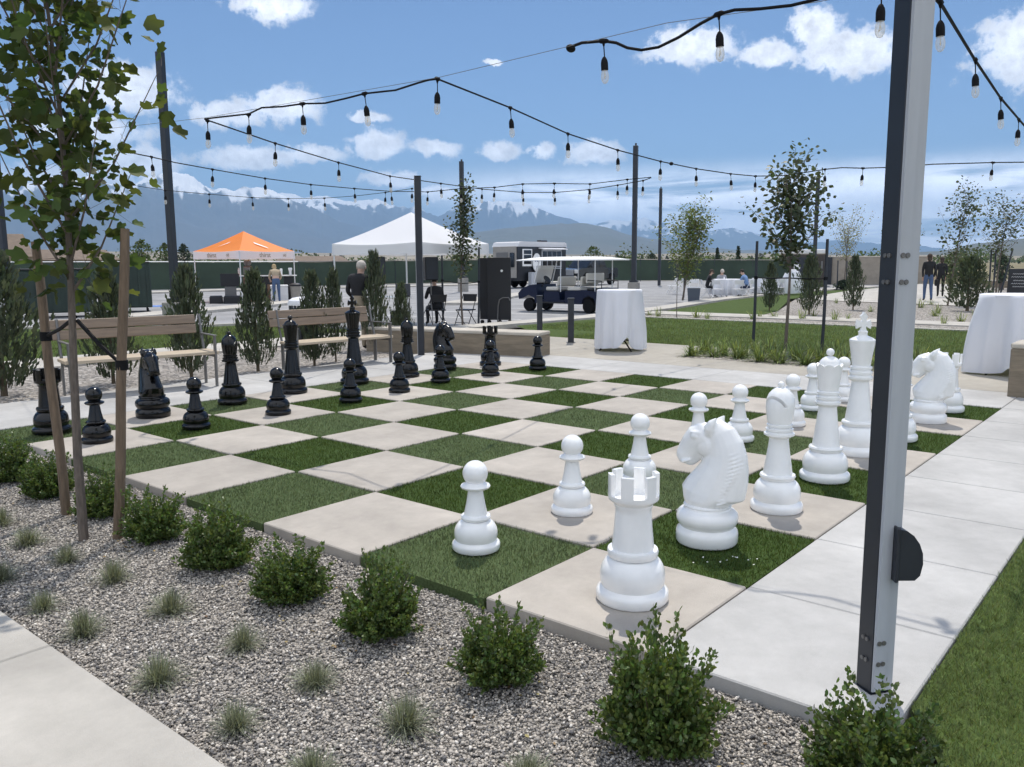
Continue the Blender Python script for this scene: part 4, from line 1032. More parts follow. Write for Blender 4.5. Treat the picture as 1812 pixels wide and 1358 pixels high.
for k, px in enumerate((1481, 1497)):
    p = far(px, 505, 47); stake('tree_stake', ('left', 'right')[k]+' dark stake of the pale thin tree before the block wall', (p[0], p[1], -.05), (p[0], p[1], 1.6), .035, steel_dark, 'dark tree stakes', None, 6)
for k, px in enumerate((1749, 1757, 1768)):
    p = far(px, 520, 34); stake('tree_stake', ('left', 'middle', 'right')[k]+' dark stake of the round-headed tree at the right', (p[0], p[1], -.05), (p[0]+(.0, 0, .1)[k], p[1]-(0, 0, .35)[k], 2.0), .035, steel_dark, 'dark tree stakes', None, 6)

# daylilies
def lily_mesh(seed, n=120):
    rs = np.random.default_rng(seed); V = []; F = []
    for i in range(n):
        a_ = rs.uniform(0, 6.283); tl = rs.uniform(.2, 1.25); ln = rs.uniform(.3, .58); w_ = rs.uniform(.007, .013)
        d = np.array([math.cos(a_)*math.sin(tl), math.sin(a_)*math.sin(tl), math.cos(tl)]); s_ = np.array([-math.sin(a_), math.cos(a_), 0])*w_
        b0 = np.array([rs.normal(0, .05), rs.normal(0, .05), 0]); o = len(V)
        for k, u in enumerate((0, .45, .8, 1.0)):
            c = b0+d*ln*u-np.array([0, 0, 1])*ln*.55*u*u*math.sin(tl)
            if k < 3: V += [c-s_*(1-.3*k/2), c+s_*(1-.3*k/2)]
            else: V += [c]
        F += [(o, o+1, o+3), (o, o+3, o+2), (o+2, o+3, o+5), (o+2, o+5, o+4), (o+4, o+5, o+6)]
    return np_mesh('strap_leaves', np.array(V), np.array(F), leaf_lily)
LM = [lily_mesh(i) for i in range(3)]
sheet('daylily_bed', [(9.62, 5.2), (9.62, 1.5), (11.44, 1.5), (11.44, 5.2)], .003, gravel_far)
k = 0
for ix in range(4):
    for iy in range(15):
        y = 5.0-iy*.4+rng.normal(0, .06); x = 9.82+ix*.42+rng.normal(0, .06)
        if y < 1.65: continue
        o = obj('daylily_clump', LM[k % 3]); o.location = (x, y, 0); o.rotation_euler = (0, 0, k*1.9); s_ = rng.uniform(.62, .85); o.scale = (s_, s_, s_)
        tag(o, 'yellow-green daylily clump in the bed beside the tan footpath', 'daylily', 'daylily clumps'); k += 1
# small plants in narrow gravel bed and beyond
SP = [lily_mesh(20+i, 34) for i in range(2)]
k = 0
for (px, py) in ((1150, 558), (1165, 560), (1232, 562), (1252, 566), (1330, 565), (1345, 562), (1370, 562), (1420, 566), (1440, 560), (1478, 568), (1500, 566), (1560, 560), (1655, 560), (1670, 575), (1700, 570), (1480, 537), (1540, 552), (1630, 545), (1648, 540), (1660, 555), (1725, 560), (1790, 560)):
    q = at(px, py, -.05); o = obj('small_bed_plant', SP[k % 2]); o.location = tuple(q); s_ = .55+.35*((k*7) % 5)/5; o.scale = (s_, s_, s_); o.rotation_euler = (0, 0, k)
    tag(o, 'small sprouting green plant in the gravel beds beyond the middle lawn', 'small plant', 'small bed plants'); k += 1
# ------------------------------------------------------------------ canopies
def text_mesh(s, size, m, name='lettering', depth=.004):
    cu = bpy.data.curves.new('txt', 'FONT'); cu.body = s; cu.size = size; cu.extrude = depth; cu.align_x = 'CENTER'; cu.align_y = 'CENTER'; cu.resolution_u = 2
    o = bpy.data.objects.new('txt', cu); COL.objects.link(o); dg = bpy.context.evaluated_depsgraph_get()
    me = bpy.data.meshes.new_from_object(o.evaluated_get(dg)); bpy.data.objects.remove(o); me.name = name
    me.materials.clear(); me.materials.append(m); return me
grey_ink = mat('tan_grey_print', (.33, .29, .23), .7)
white_print = mat('white_print', (.85, .85, .84), .6)
def canopy(name, label, N, theta, side, eave, val, peak, m, valm, stripe=False, words=False, flap=None):
    N = np.array([N[0], N[1]]); v = N-CAM[:2]; v /= np.linalg.norm(v)
    rz = math.atan2(v[1], v[0])-theta      # local +x points away from the viewer through the far corner
    hd = side/math.sqrt(2); c = N+hd*np.array([math.cos(rz), math.sin(rz)])
    t = thing(name, label, 'canopy tent', (c[0], c[1], -.12), rz)
    eave += .12; peak += .12
    K = [np.array([math.cos(a_), math.sin(a_)])*hd for a_ in (math.pi, -math.pi/2, 0, math.pi/2)]   # near, right, far, left
    for q in K:
        MB().box((q[0]*.985, q[1]*.985, (eave-.02)/2), (.045, .045, eave-.02), bev=.004).build('leg', alu, t)
        MB().box((q[0]*.985, q[1]*.985, .006), (.12, .12, .012)).build('foot_plate', alu, t)
    vs = []; fs = []; n = 12
    # four roof panels with a slightly hollow slope and hanging edge
    roof = MB()
    for s_ in range(4):
        a, b = K[s_], K[(s_+1) % 4]; g_ = []
        for i in range(n+1):
            u = i/n; z = eave+(peak-eave)*(1-u)**1.18; row = []
            for j in range(n+1):
                w_ = j/n; q = (a*(1-w_)+b*w_)*u; row.append((q[0], q[1], z-.05*math.sin(math.pi*w_)*u*math.sin(math.pi*u*.5)))
            g_.append(row)
        V = [p_ for row in g_ for p_ in row]; F = [(i*(n+1)+j, i*(n+1)+j+1, (i+1)*(n+1)+j+1, (i+1)*(n+1)+j) for i in range(n) for j in range(n)]
        roof.add(V, F)
    roof.build('roof', m, t, True, 25)
    for s_ in range(4):
        a, b = K[s_], K[(s_+1) % 4]; V = []; nn = 24
        for i in range(nn+1):
            w_ = i/nn; q = (a*(1-w_)+b*w_)*1.004; nrm = (a+b)/np.linalg.norm(a+b)
            wob = .012*math.sin(w_*19+s_)
            V += [(q[0], q[1], eave-.05*math.sin(math.pi*w_)), (q[0]+nrm[0]*(.012+wob), q[1]+nrm[1]*(.012+wob), eave-val-.012*math.sin(w_*13))]
        F = [(2*i, 2*i+1, 2*i+3, 2*i+2) for i in range(nn)]
        vo = MB().add(V, F).build('valance', valm, t, True, 80)
        if words and s_ in (0, 3):
            mid = (a+b)/2; d = (b-a)/np.linalg.norm(b-a); nrm = mid/np.linalg.norm(mid)
            for (w_, st, sz) in ((.44, 'thirst', .30), (.80, 'dd', .2)):
                ww = w_ if s_ == 0 else w_*.95
                me = text_mesh(st, sz, grey_ink); q = a*(1-ww)+b*ww+nrm*.034
                o = obj('lettering', me, vo)
                x = Vector((d[0], d[1], 0)); z = Vector((nrm[0], nrm[1], 0)); y = z.cross(x)
                o.matrix_local = Matrix((( x.x, y.x, z.x, q[0]), (x.y, y.y, z.y, q[1]), (x.z, y.z, z.z, eave-val*.55), (0, 0, 0, 1)))
        # truss under the eave
        MB().tube([(a[0]*.97, a[1]*.97, eave-.09), (b[0]*.97, b[1]*.97, eave-.09)], .014, 6).build('eave_bar', alu, t)
        if stripe and s_ in (0, 3):
            qs = []
            for (u, w_) in ((.52, .40), (.60, .40), (.86, .60), (.78, .60)) if s_ == 0 else ((.5, .55), (.58, .52), (.88, .30), (.80, .34)):
                q = (a*(1-w_)+b*w_)*u; qs.append((q[0], q[1], eave+(peak-eave)*(1-u)**1.18+.02))
            MB().add(qs, [(0, 1, 2, 3)]).build('white_flash', white_print, t, False)
    return t, c, rz
No = at(428, 532, 0)
oc, occ, orz = canopy('canopy_tent', 'orange canopy tent with white lettered valance over a drinks bar', No, .10, 3.2, 2.2, .36, 3.12, canopy_o, canopy_w, True, True)
Nw = far(744, 566, 21.3)
wc, wcc, wrz = canopy('canopy_tent', 'plain white canopy tent behind the far steel post', Nw, -.09, 3.05, 2.12, .30, 2.98, canopy_w, canopy_w)

# ------------------------------------------------------------------ orange canopy's bar and things
wood_bar = mat('brown_bar_panel', (.15, .085, .05), .6, var=.2, vs=3)
counter_w = mat('white_counter', (.72, .72, .70), .4)
def facing(px, dep): 
    p = far(px, 600, dep); d = p[:2]-CAM[:2]; return math.atan2(d[1], d[0])
def putp(px, dep, z=0):
    p = far(px, 466, dep); return (float(p[0]), float(p[1]), z)
G0 = -.12
fz = facing(469, 38)-UP       # local x to the right in the photo, local y away
t = thing('drinks_bar', 'drinks bar with white counter and brown and black panels under the orange canopy', 'bar counter', putp(469, 38.0, G0), fz)
MB().box((0, 0, 1.19), (2.75, .6, .05), bev=.01).build('counter', counter_w, t)
MB().box((-.72, -.02, .58), (.55, .5, 1.16), bev=.01).build('brown_panel', wood_bar, t)
MB().box((-.02, .05, .58), (.82, .45, 1.16), bev=.01).build('dark_front_panel', black_plastic, t)
MB().box((1.0, .05, .58), (.42, .45, 1.16), bev=.01).build('dark_front_panel', black_plastic, t)
MB().box((.32, -.10, .45), (.55, .5, .7), bev=.02).build('drawer_front', wood_bar, t)
for (px, z0, h, r_, nm, lab, m, top) in ((497, 1.215, .30, .06, 'cup_stack', 'white stack of cups on the bar counter right of the person', white_print, .06), (513, 1.215, .33, .07, 'drink_dispenser', 'pale drink dispenser at the right end of the bar counter', canopy_w, .095), (422, 1.215, .34, .055, 'drink_bottle', 'tall pale bottle at the left end of the bar counter', alu, .03)):
    o = MB().lathe([(r_*.8, 0), (r_*.85, h*.5), (r_, h*.62), (top, h*.85), (top*.8, h)], 16).build(nm, m); o.location = putp(px, 38.0, z0+G0); tag(o, lab, nm.replace('_', ' '))
t = thing('drinks_machine', 'grey drinks machine with hopper on the bar counter behind the tent leg', 'drinks machine', putp(438, 38.0, 1.215+G0), fz)
MB().box((0, 0, .2), (.4, .35, .4), bev=.03).build('housing', steel_grey, t); MB().lathe([(.1, .4), (.17, .55), (.16, .66), (.1, .68)], 16).build('hopper', steel_grey, t)
t = thing('black_screen', 'large black screen on a stand left of the bar', 'screen', putp(405, 37.2, G0), fz-.2)
MB().box((0, 0, 1.02), (.82, .07, .56), bev=.01).build('panel', black_plastic, t); MB().box((0, .05, .4), (.5, .06, .8)).build('stand', steel_grey, t); MB().box((0, 0, .03), (.7, .4, .05)).build('stand_base', steel_grey, t)
for k, (px, w_, l) in enumerate(((379, .55, 'low black crate left of the black screen'), (408, .75, 'low black crate under the black screen'))):
    t = thing('black_crate', l, 'crate', putp(px, 36.6, G0), fz)
    MB().box((0, 0, .15), (w_, .4, .3), bev=.02).build('crate_body', black_plastic, t); MB().box((0, 0, .32), (w_*.9, .36, .05), bev=.01).build('lid', steel_dark, t)
t = thing('waste_bin', 'grey bin with black lid at the right end of the drinks bar', 'bin', putp(521, 37.5, G0), 0)
MB().lathe([(.2, 0), (.24, .7), (.25, .72)], 20).build('bin_body', conc_dark, t); MB().lathe([(.26, .72), (.26, .8), (.12, .86)], 20).build('lid', black_plastic, t)
t = thing('white_cooler', 'white cooler box behind the legs of the person at the bar', 'cooler', putp(492, 37.3, G0), fz)
MB().box((0, 0, .36), (.75, .45, .72), bev=.03).build('cooler_body', canopy_w, t); MB().box((0, 0, .75), (.78, .48, .07), bev=.02).build('lid', white_print, t)

# ------------------------------------------------------------------ litter bin, dumpsters
t = thing('litter_bin', 'slatted litter bin with a pale blue-white top behind the right bench', 'litter bin', putp(533, 16.0, -.05), 0)
for k in range(20):
    a_ = 2*math.pi*k/20; MB().box((.26*math.cos(a_), .26*math.sin(a_), .43), (.02, .055, .8), rz=a_, bev=.004).build('slat', steel_dark, t)
MB().lathe([(.22, .02), (.23, .78)], 20).build('liner', black_plastic, t)
MB().lathe([(.285, .84), (.29, .87), (.27, .93), (.2, .98), (.08, 1.0), (.01, 1.0)], 24).build('lid', cloth, t)
MB().lathe([(.28, .0), (.28, .04)], 24).build('base_ring', steel_dark, t)
dump_g = mat('dark_green_steel', (.018, .035, .026), .5, var=.25, vs=1.5)
def dumpster(label, px, dep, w_, d_, h, rz):
    t = thing('dumpster', label, 'dumpster', putp(px, dep, G0), rz)
    MB().box((0, 0, h*.5+.1), (w_, d_, h*.92), bev=.03).build('container', dump_g, t)
    for k in range(6): MB().box((-w_/2+.12+k*(w_-.24)/5, -d_/2-.02, h*.5+.08), (.06, .05, h*.82)).build('rib', dump_g, t)
    MB().box((-w_*.25, 0, h+.08), (w_*.49, d_*1.03, .06), bev=.02).build('lid', black_plastic, t); MB().box((w_*.25, 0, h+.08), (w_*.49, d_*1.03, .06), bev=.02).build('lid', black_plastic, t)
    for sx in (-1, 1):
        for sy in (-1, 1): MB().tube([(sx*w_*.4-.03, sy*d_*.4, .07), (sx*w_*.4+.03, sy*d_*.4, .07)], .07, 10).build('caster', black_rub, t)
dumpster('dark green dumpster behind the near tree trunk', 95, 27.6, 2.1, 1.2, 1.50, facing(95, 27)-UP)
dumpster('tall blackish green dumpster just right of the right wooden stake', 222, 30.5, 1.6, 1.3, 1.72, facing(222, 30)-UP)

# ------------------------------------------------------------------ things under the white canopy
def speaker(label, px, dep, top, h, w_):
    t = thing('loudspeaker', label, 'loudspeaker', putp(px, dep, G0), facing(px, dep)-UP+.2)
    T0 = top-G0
    MB().box((0, 0, T0-h/2), (w_, .32, h), bev=.02).build('cabinet', black_plastic, t)
    MB().box((0, -.166, T0-h/2), (w_*.86, .012, h*.92), bev=.004).build('grille', steel_dark, t)
    MB().tube([(0, 0, .5), (0, 0, T0-h)], .018, 8).build('pole', steel_grey, t)
    for k in range(3):
        a_ = k*2.094+.4; MB().tube([(0, 0, .75), (.42*math.cos(a_), .42*math.sin(a_), .02)], .012, 6).build('leg', steel_grey, t)
speaker('black loudspeaker on a tripod under the left part of the white canopy', 668, 22.0, 1.76, .64, .36)
speaker('black loudspeaker on a tripod just right of the far steel post', 762, 22.4, 1.75, .62, .36)
t = thing('folding_table', 'folding table with white top under the white canopy', 'table', putp(697, 21.3, G0), facing(697, 21)-UP)
MB().box((0, 0, .84), (.85, .6, .04), bev=.01).build('tabletop', counter_w, t)
for sx in (-1, 1):
    for sy in (-1, 1): MB().tube([(sx*.37, sy*.25, 0), (sx*.37, sy*.25, .83)], .014, 6).build('leg', steel_grey, t)
t = thing('laptop', 'open dark laptop screen on the table under the white canopy', 'laptop', putp(712, 21.2, .745), facing(712, 21)-UP)
MB().box((0, -.1, .012), (.36, .26, .02)).build('keyboard_base', black_plastic, t); MB().box((0, .06, .17), (.38, .02, .3), tilt=(-.2, 0, 0)).build('display', steel_dark, t)
t = thing('equipment_case', 'black equipment case on the ground below the white canopy table', 'case', putp(706, 20.9, G0), facing(706, 21)-UP)
MB().box((0, 0, .22), (.5, .35, .44), bev=.02).build('case_body', black_plastic, t); MB().box((0, 0, .47), (.52, .37, .06), bev=.02).build('lid', black_plastic, t)
def folding_chair(name, label, loc, rz, m, group=None, s_=1.0):
    t = thing(name, label, 'chair', loc, rz, group)
    MB().box((0, 0, .44), (.42, .4, .03), bev=.01).build('seat', m, t)
    MB().box((0, -.235, .76), (.42, .02, .2), bev=.008, tilt=(.12, 0, 0)).build('backrest', m, t)
    for sx in (-1, 1):
        MB().tube([(sx*.215, .25, 0), (sx*.215, -.02, .44), (sx*.215, -.25, .86)], .012, 6).build('leg', m, t)
        MB().tube([(sx*.19, -.28, 0), (sx*.19, .17, .43)], .012, 6).build('leg', m, t)
    MB().tube([(-.2, .2, .1), (.2, .2, .1)], .009, 6).build('stretcher', m, t)
    return t
folding_chair('folding_chair', 'empty black folding chair right of the seated man', putp(823, 22.5, G0), facing(823, 22)-UP+2.6, black_plastic)
folding_chair('folding_chair', 'black folding chair under the seated man in black', putp(771, 22.5, G0), facing(771, 22)-UP+.3, black_plastic)
t = thing('display_board', 'tall black freestanding display board with a small round white sticker', 'display board', putp(878, 23.2, G0), facing(878, 23)-UP-.15)
MB().box((.08, 0, .98), (.66, .05, 1.74), bev=.008).build('panel_board', black_plastic, t)
MB().box((-.36, .12, .98), (.26, .05, 1.72), bev=.008).build('side_board', black_plastic, t)
MB().tube([(.16, -.06, 1.48), (.16, -.04, 1.48)], .035, 12).build('sticker', white_print, t)
MB().tube([(.04, -.12, .02), (.06, -.12, .5), (.1, -.12, .68), (.2, -.12, .74), (.36, -.12, .74), (.40, -.12, .66)], .016, 8).build('hoop_rail', steel_grey, t)
for x in (-.4, -.2, .1, .38): MB().ball((x, -.05, .06), .06, 10, 6).build('caster', black_rub, t)
t = thing('leg_weight', 'black weight at the foot of the right leg of the white canopy', 'weight', tuple(at(870, 560, G0)))
MB().lathe([(.12, 0), (.13, .06), (.12, .12), (.05, .14), (.04, .2)], 14).build('weight_body', black_rub, t)

# ------------------------------------------------------------------ fence
fp = [(-60, 521), (120, 518), (330, 514), (530, 508.5), (700, 503.5), (860, 500.5), (1000, 498.5), (1200, 497.5), (1402, 499)]
FP = [at(x, y, G0) for x, y in fp]; FH = [1.95, 1.95, 1.92, 1.9, 1.95, 2.0, 2.05, 1.9, 1.8]
t = thing('fence', 'long chain link fence with dark green screening across the background', 'fence', tuple(FP[0])); o0 = FP[0]
for i in range(len(FP)-1):
    a, b = FP[i]-o0, FP[i+1]-o0; n = max(2, int(np.linalg.norm(b-a)/3))
    V = []; 
    for k in range(n*4+1):
        u = k/(n*4); q = a*(1-u)+b*u; h = FH[i]*(1-u)+FH[i+1]*u; d = np.array([-(b-a)[1], (b-a)[0], 0])/np.linalg.norm(b-a)
        wv = .05*math.sin(k*1.3)
        V += [tuple(q+d*wv*.4+np.array([0, 0, .06])), tuple(q+d*wv+np.array([0, 0, h*.5])), tuple(q+np.array([0, 0, h-.03-.03*abs(math.sin(k*.8))]))]
    F = [(3*k+r_, 3*k+3+r_, 3*k+4+r_, 3*k+1+r_) for k in range(n*4) for r_ in (0, 1)]
    MB().add(V, F).build('screen_panel', screen_g, t, True, 70)
    MB().tube([tuple(a+np.array([0, 0, FH[i]])), tuple(b+np.array([0, 0, FH[i+1]]))], .035, 6).build('top_rail', alu if i < 3 else steel_grey, t)
    for k in range(n):
        u = k/n; q = a*(1-u)+b*u; h = FH[i]*(1-u)+FH[i+1]*u
        MB().tube([tuple(q), tuple(q+np.array([0, 0, h+.05]))], .035, 6).build('fence_post', steel_dark, t)
# ------------------------------------------------------------------ enclosure, block wall, far buildings
brown_metal = mat('dark_brown_cladding', (.05, .04, .033), .6, var=.2, vs=2, stretch=(3, 3, .4))
t = thing('bin_enclosure', 'dark brown enclosure with gate and white notice in front of the white roof', 'enclosure', putp(1428, 57, G0), facing(1428, 57)-UP)
MB().box((0, 0, 1.08), (2.6, 2.5, 2.16), bev=.02).build('enclosure_body', brown_metal, t)
MB().box((.05, -1.27, 1.0), (1.15, .05, 1.9), bev=.01).build('gate', steel_dark, t)
MB().box((-.62, -1.29, 1.35), (.4, .02, .32)).build('notice', white_print, t)
MB().box((.95, -1.28, 1.45), (.12, .03, .5)).build('handle', steel_grey, t)
cmu = mat('tan_block_wall', (.32, .28, .23), .85, var=.12, vs=3, bump=.3, bs=4)
t = thing('block_wall', 'long tan block wall at the back behind the pale thin tree', 'wall', putp(1530, 60, G0), facing(1530, 60)-UP+.05)
MB().box((0.6, 0, .98), (7.6, .25, 1.96), bev=.02).build('wall_body', cmu, t); MB().box((.6, 0, 1.99), (7.7, .32, .08), bev=.02).build('cap', wall_top, t)
MB().box((-2.35, -.2, 1.0), (.32, .2, 2.0), bev=.02).build('gate_post', steel_dark, t)
t = thing('block_wall', 'short brown planter wall at the right behind the chalkboard', 'wall', putp(1800, 48, 0), facing(1800, 48)-UP)
MB().box((0, 0, .1), (3.4, .4, .5), bev=.02).build('wall_body', wall_board, t); MB().box((0, 0, .38), (3.5, .45, .07), bev=.02).build('cap', wall_top, t)
roof_br = mat('brown_shingle_roof', (.17, .13, .10), .9, var=.2, vs=2)
siding = mat('tan_siding', (.36, .31, .25), .8)
def house(label, px, dep, wd, eave, ridge, rm, dp=7, turn=0):
    t = thing('house', label, 'house', putp(px, dep, G0), facing(px, dep)-UP+turn)
    MB().box((0, dp/2, eave/2), (wd*.94, dp*.92, eave)).build('wall', siding, t)
    MB().add([(-wd/2, -.2, eave), (wd/2, -.2, eave), (wd/2-wd*.12, dp/2, ridge), (-wd/2+wd*.12, dp/2, ridge), (-wd/2, dp+.2, eave), (wd/2, dp+.2, eave)], [(0, 1, 2, 3), (1, 5, 2), (5, 4, 3, 2), (4, 0, 3), (0, 4, 5, 1)]).build('roof', rm, t, False)
    for k in range(2):
        f = MB().box((-wd*.2+k*wd*.4, dp*.035, eave*.6), (1.1, .08, 1.0)).build('window', white_print, t); MB().box((-wd*.2+k*wd*.4, dp*.035-.05, eave*.6), (.95, .04, .85)).build('pane', glass_dark, f)
house('low brown roofed house beyond the fence behind the tulip tree', 110, 85, 11, 2.3, 3.4, roof_br)
house('brown roofed house at the far left edge behind the dark pole', -5, 80, 6.5, 2.6, 4.9, roof_br)
house('small grey roofed house just right of the food trailer', 985, 105, 5.5, 1.6, 3.3, conc_dark, 5, .5)
house('low house with brown roof between the two canopies', 552, 150, 14, 2.0, 3.2, roof_br)
t = thing('pale_building', 'white flat roofed building showing above the brown enclosure', 'building', putp(1420, 92, G0), facing(1420, 92)-UP)
MB().box((0, 2, 1.25), (4.6, 4, 2.5)).build('wall', siding, t); MB().box((0, 2, 2.75), (5.0, 4.6, .5), bev=.1).build('roof', canopy_w, t)
# distant trees
def blob_tree(label, px, dep, topy, wpx, m, conif=False, seed=0, group=None):
    x, y, _ = putp(px, dep); h = float(far(px, topy, dep)[2])+.12; wd = wpx/FPX*dep
    t = thing('distant_conifer' if conif else 'distant_tree', label, 'tree', (x, y, G0), 0, group)
    MB().tube([(0, 0, 0), (0, 0, h*.7)], [.14, .05], 6).build('trunk', bark_far, t)
    rs = np.random.default_rng(seed); n = 700
    if conif:
        z = h*(.08+.92*rs.random(n)); rr = wd/2*(1.03-z/h)*np.sqrt(rs.random(n))+.02
    else:
        z = h*(.25+.75*rs.random(n)**.9); u = (z/h-.25)/.75; rr = wd/2*np.sqrt(np.maximum(.05, 1-(2*u-.95)**2))*np.sqrt(rs.random(n))*(1+.25*np.sin(u*9+seed))
    a_ = rs.uniform(0, 6.283, n); P = np.column_stack([rr*np.cos(a_), rr*np.sin(a_), z]); s_ = rs.uniform(.10, .22, n)*min(1.6, max(.6, h/3))
    obj('crown', np_mesh('crown', *scatter(OVAL*np.array([1.6, 1, 1]), OVALF, P, frames(rdir(n), rs.uniform(-3, 3, n)), s_), m), t)
blob_tree('round bright green tree beyond the fence left of the tall left pole', 252, 90, 426, 36, leaf_far, False, 1)
blob_tree('bright green tree beyond the fence just behind the tall left pole', 293, 95, 432, 34, leaf_far, False, 2)
blob_tree('dark tree beyond the fence right of the tall left pole', 326, 98, 433, 24, leaf_con, False, 3)
blob_tree('rounded olive tree behind the dark pickup truck', 1050, 120, 437, 44, leaf_far, False, 4)
blob_tree('dark pointed conifer beyond the fence above the round table', 1269, 95, 440, 20, leaf_con, True, 5)
blob_tree('slim dark conifer beyond the fence right of the pointed conifer', 1306, 95, 436, 15, leaf_con, True, 6)
blob_tree('small green tree beyond the fence left of the thin far pole', 1154, 95, 449, 18, leaf_con, False, 7)
blob_tree('leafy green bush behind the woman in the walking couple', 1685, 46, 447, 30, leaf_far, False, 8)
blob_tree('green bushy tree right of the walking couple', 1720, 50, 452, 40, leaf_far, False, 9)
blob_tree('dark shrub below the round-headed tree at the right', 1775, 45, 452, 26, leaf_con, False, 10)
n = 0
for px in (1092, 1105, 1118, 1136, 1180, 1215, 1240, 1330, 1345, 1480, 1505, 585, 605, 575, 560):
    n += 1; blob_tree('tiny dark tree on the plain far beyond the fence', px, 240+n*9, 449+(n % 3)*2, 9+n % 5*2, leaf_con, n % 2 == 0, 30+n, 'tiny trees on the far plain')

# ------------------------------------------------------------------ vehicles
def wheel(parent, x, y, r_, wd, rim=steel_light):
    w_ = obj('wheel', MB().lathe([(r_*.62, -wd/2), (r_*.93, -wd/2), (r_, -wd*.32), (r_, wd*.32), (r_*.93, wd/2), (r_*.62, wd/2)], 24).mesh('wheel', black_rub), parent)
    w_.location = (x, y, r_); w_.rotation_euler = (R(90), 0, 0)
    mb = MB().lathe([(r_*.62, -wd*.30), (r_*.58, -wd*.2), (r_*.2, -wd*.28), (r_*.2, wd*.28), (r_*.58, wd*.2), (r_*.62, wd*.30)], 20)
    mb.build('rim', rim, w_)
    return w_
blue_body = mat('dark_blue_paint', (.005, .009, .032), .32, spec=.3)
cream = mat('cream_vinyl', (.55, .53, .48), .5)
# golf cart: local x forward
t = thing('golf_cart', 'dark blue golf cart with long white roof parked behind the bollards', 'golf cart', (20.85, 15.6, G0), UP)
for (x, y) in ((1.28, .5), (1.28, -.5), (-1.28, .5), (-1.28, -.5)): wheel(t, x, y, .235, .2)
prof = [(-1.75, .34), (-1.55, .34), (-1.5, .5), (-1.28, .6), (-1.06, .5), (-1.0, .3), (.98, .3), (1.04, .48), (1.28, .58), (1.5, .48), (1.72, .42), (1.76, .62), (1.6, .78), (1.25, .92), (.95, .95), (.86, .42), (.6, .42), (.58, .72), (-.05, .72), (-.08, .42), (-.3, .42), (-.32, .74), (-1.0, .78), (-1.72, .72)]
MB().prism(prof, -.58, .58, 'y').build('body', blue_body, t, True, 30)
for (x0, x1) in ((.05, .56), (-.9, -.36)):
    MB().box(((x0+x1)/2, 0, .80), (x1-x0, 1.08, .14), bev=.04).build('seat', cream, t)
    MB().box((x0-.02, 0, 1.06), (.09, 1.06, .34), bev=.04, tilt=(0, -.15, 0)).build('seat_back', cream, t)
MB().box((-1.45, 0, .80), (.6, 1.0, .08), bev=.02).build('rear_deck', black_plastic, t)
MB().box((-1.15, 0, 1.17), (.08, 1.05, .34), bev=.03).build('rear_seat_back', cream, t)
MB().tube([(-1.75, -.5, .8), (-1.75, -.5, 1.08), (-1.15, -.5, 1.1)], .018, 6).build('grab_rail', black_plastic, t)
MB().tube([(-1.75, .5, .8), (-1.75, .5, 1.08), (-1.15, .5, 1.1)], .018, 6).build('grab_rail', black_plastic, t)
rb = MB(); nx, ny = 18, 8; V = []; 
for s_ in (0, 1):
    for i in range(nx+1):
        for j in range(ny+1):
            u, v_ = i/nx*2-1, j/ny*2-1; e_ = (1-abs(u)**4)*(1-abs(v_)**4)
            V.append((-.15+1.98*u, .62*v_*(1-.05*abs(u)**6), 1.80+(.10*e_ if s_ == 0 else -.035)+.0*u))
F = []
K_ = (nx+1)*(ny+1); idx = lambda s_, i, j: s_*K_+i*(ny+1)+j
for i in range(nx):
    for j in range(ny):
        F += [(idx(0, i, j), idx(0, i+1, j), idx(0, i+1, j+1), idx(0, i, j+1)), (idx(1, i, j), idx(1, i, j+1), idx(1, i+1, j+1), idx(1, i+1, j))]
for i in range(nx): F += [(idx(0, i, 0), idx(1, i, 0), idx(1, i+1, 0), idx(0, i+1, 0)), (idx(0, i, ny), idx(0, i+1, ny), idx(1, i+1, ny), idx(1, i, ny))]
for j in range(ny): F += [(idx(0, 0, j), idx(0, 0, j+1), idx(1, 0, j+1), idx(1, 0, j)), (idx(0, nx, j), idx(1, nx, j), idx(1, nx, j+1), idx(0, nx, j+1))]
rb.add(V, F).build('roof', white_print, t, True, 50)
for (x, x2) in ((1.15, .85), (-.08, -.08), (-1.5, -1.5)):
    for y in (-.52, .52): MB().tube([(x, y, .7), (x2, y, 1.79)], .018, 6).build('roof_post', alu, t)
MB().tube([(.95, .25, .85), (.72, .25, 1.1)], .02, 6).build('steering_column', black_plastic, t)
sw = MB().lathe([(.15, -.012), (.165, 0), (.15, .012)], 20).build('steering_wheel', black_plastic, t); sw.location = (.70, .25, 1.12); sw.rotation_euler = (0, -.9, 0)
MB().box((1.05, 0, 1.3), (.015, 1.0, .62), tilt=(0, -.28, 0)).build('windscreen', bulb_glass, t)
MB().box((0.3, -.60, .33), (1.2, .06, .05)).build('running_board', black_plastic, t); MB().box((0.3, .60, .33), (1.2, .06, .05)).build('running_board', black_plastic, t)
for y in (-.4, .4): MB().ball((1.70, y, .66), (.04, .09, .05), 10, 6).build('headlight', alu, t)
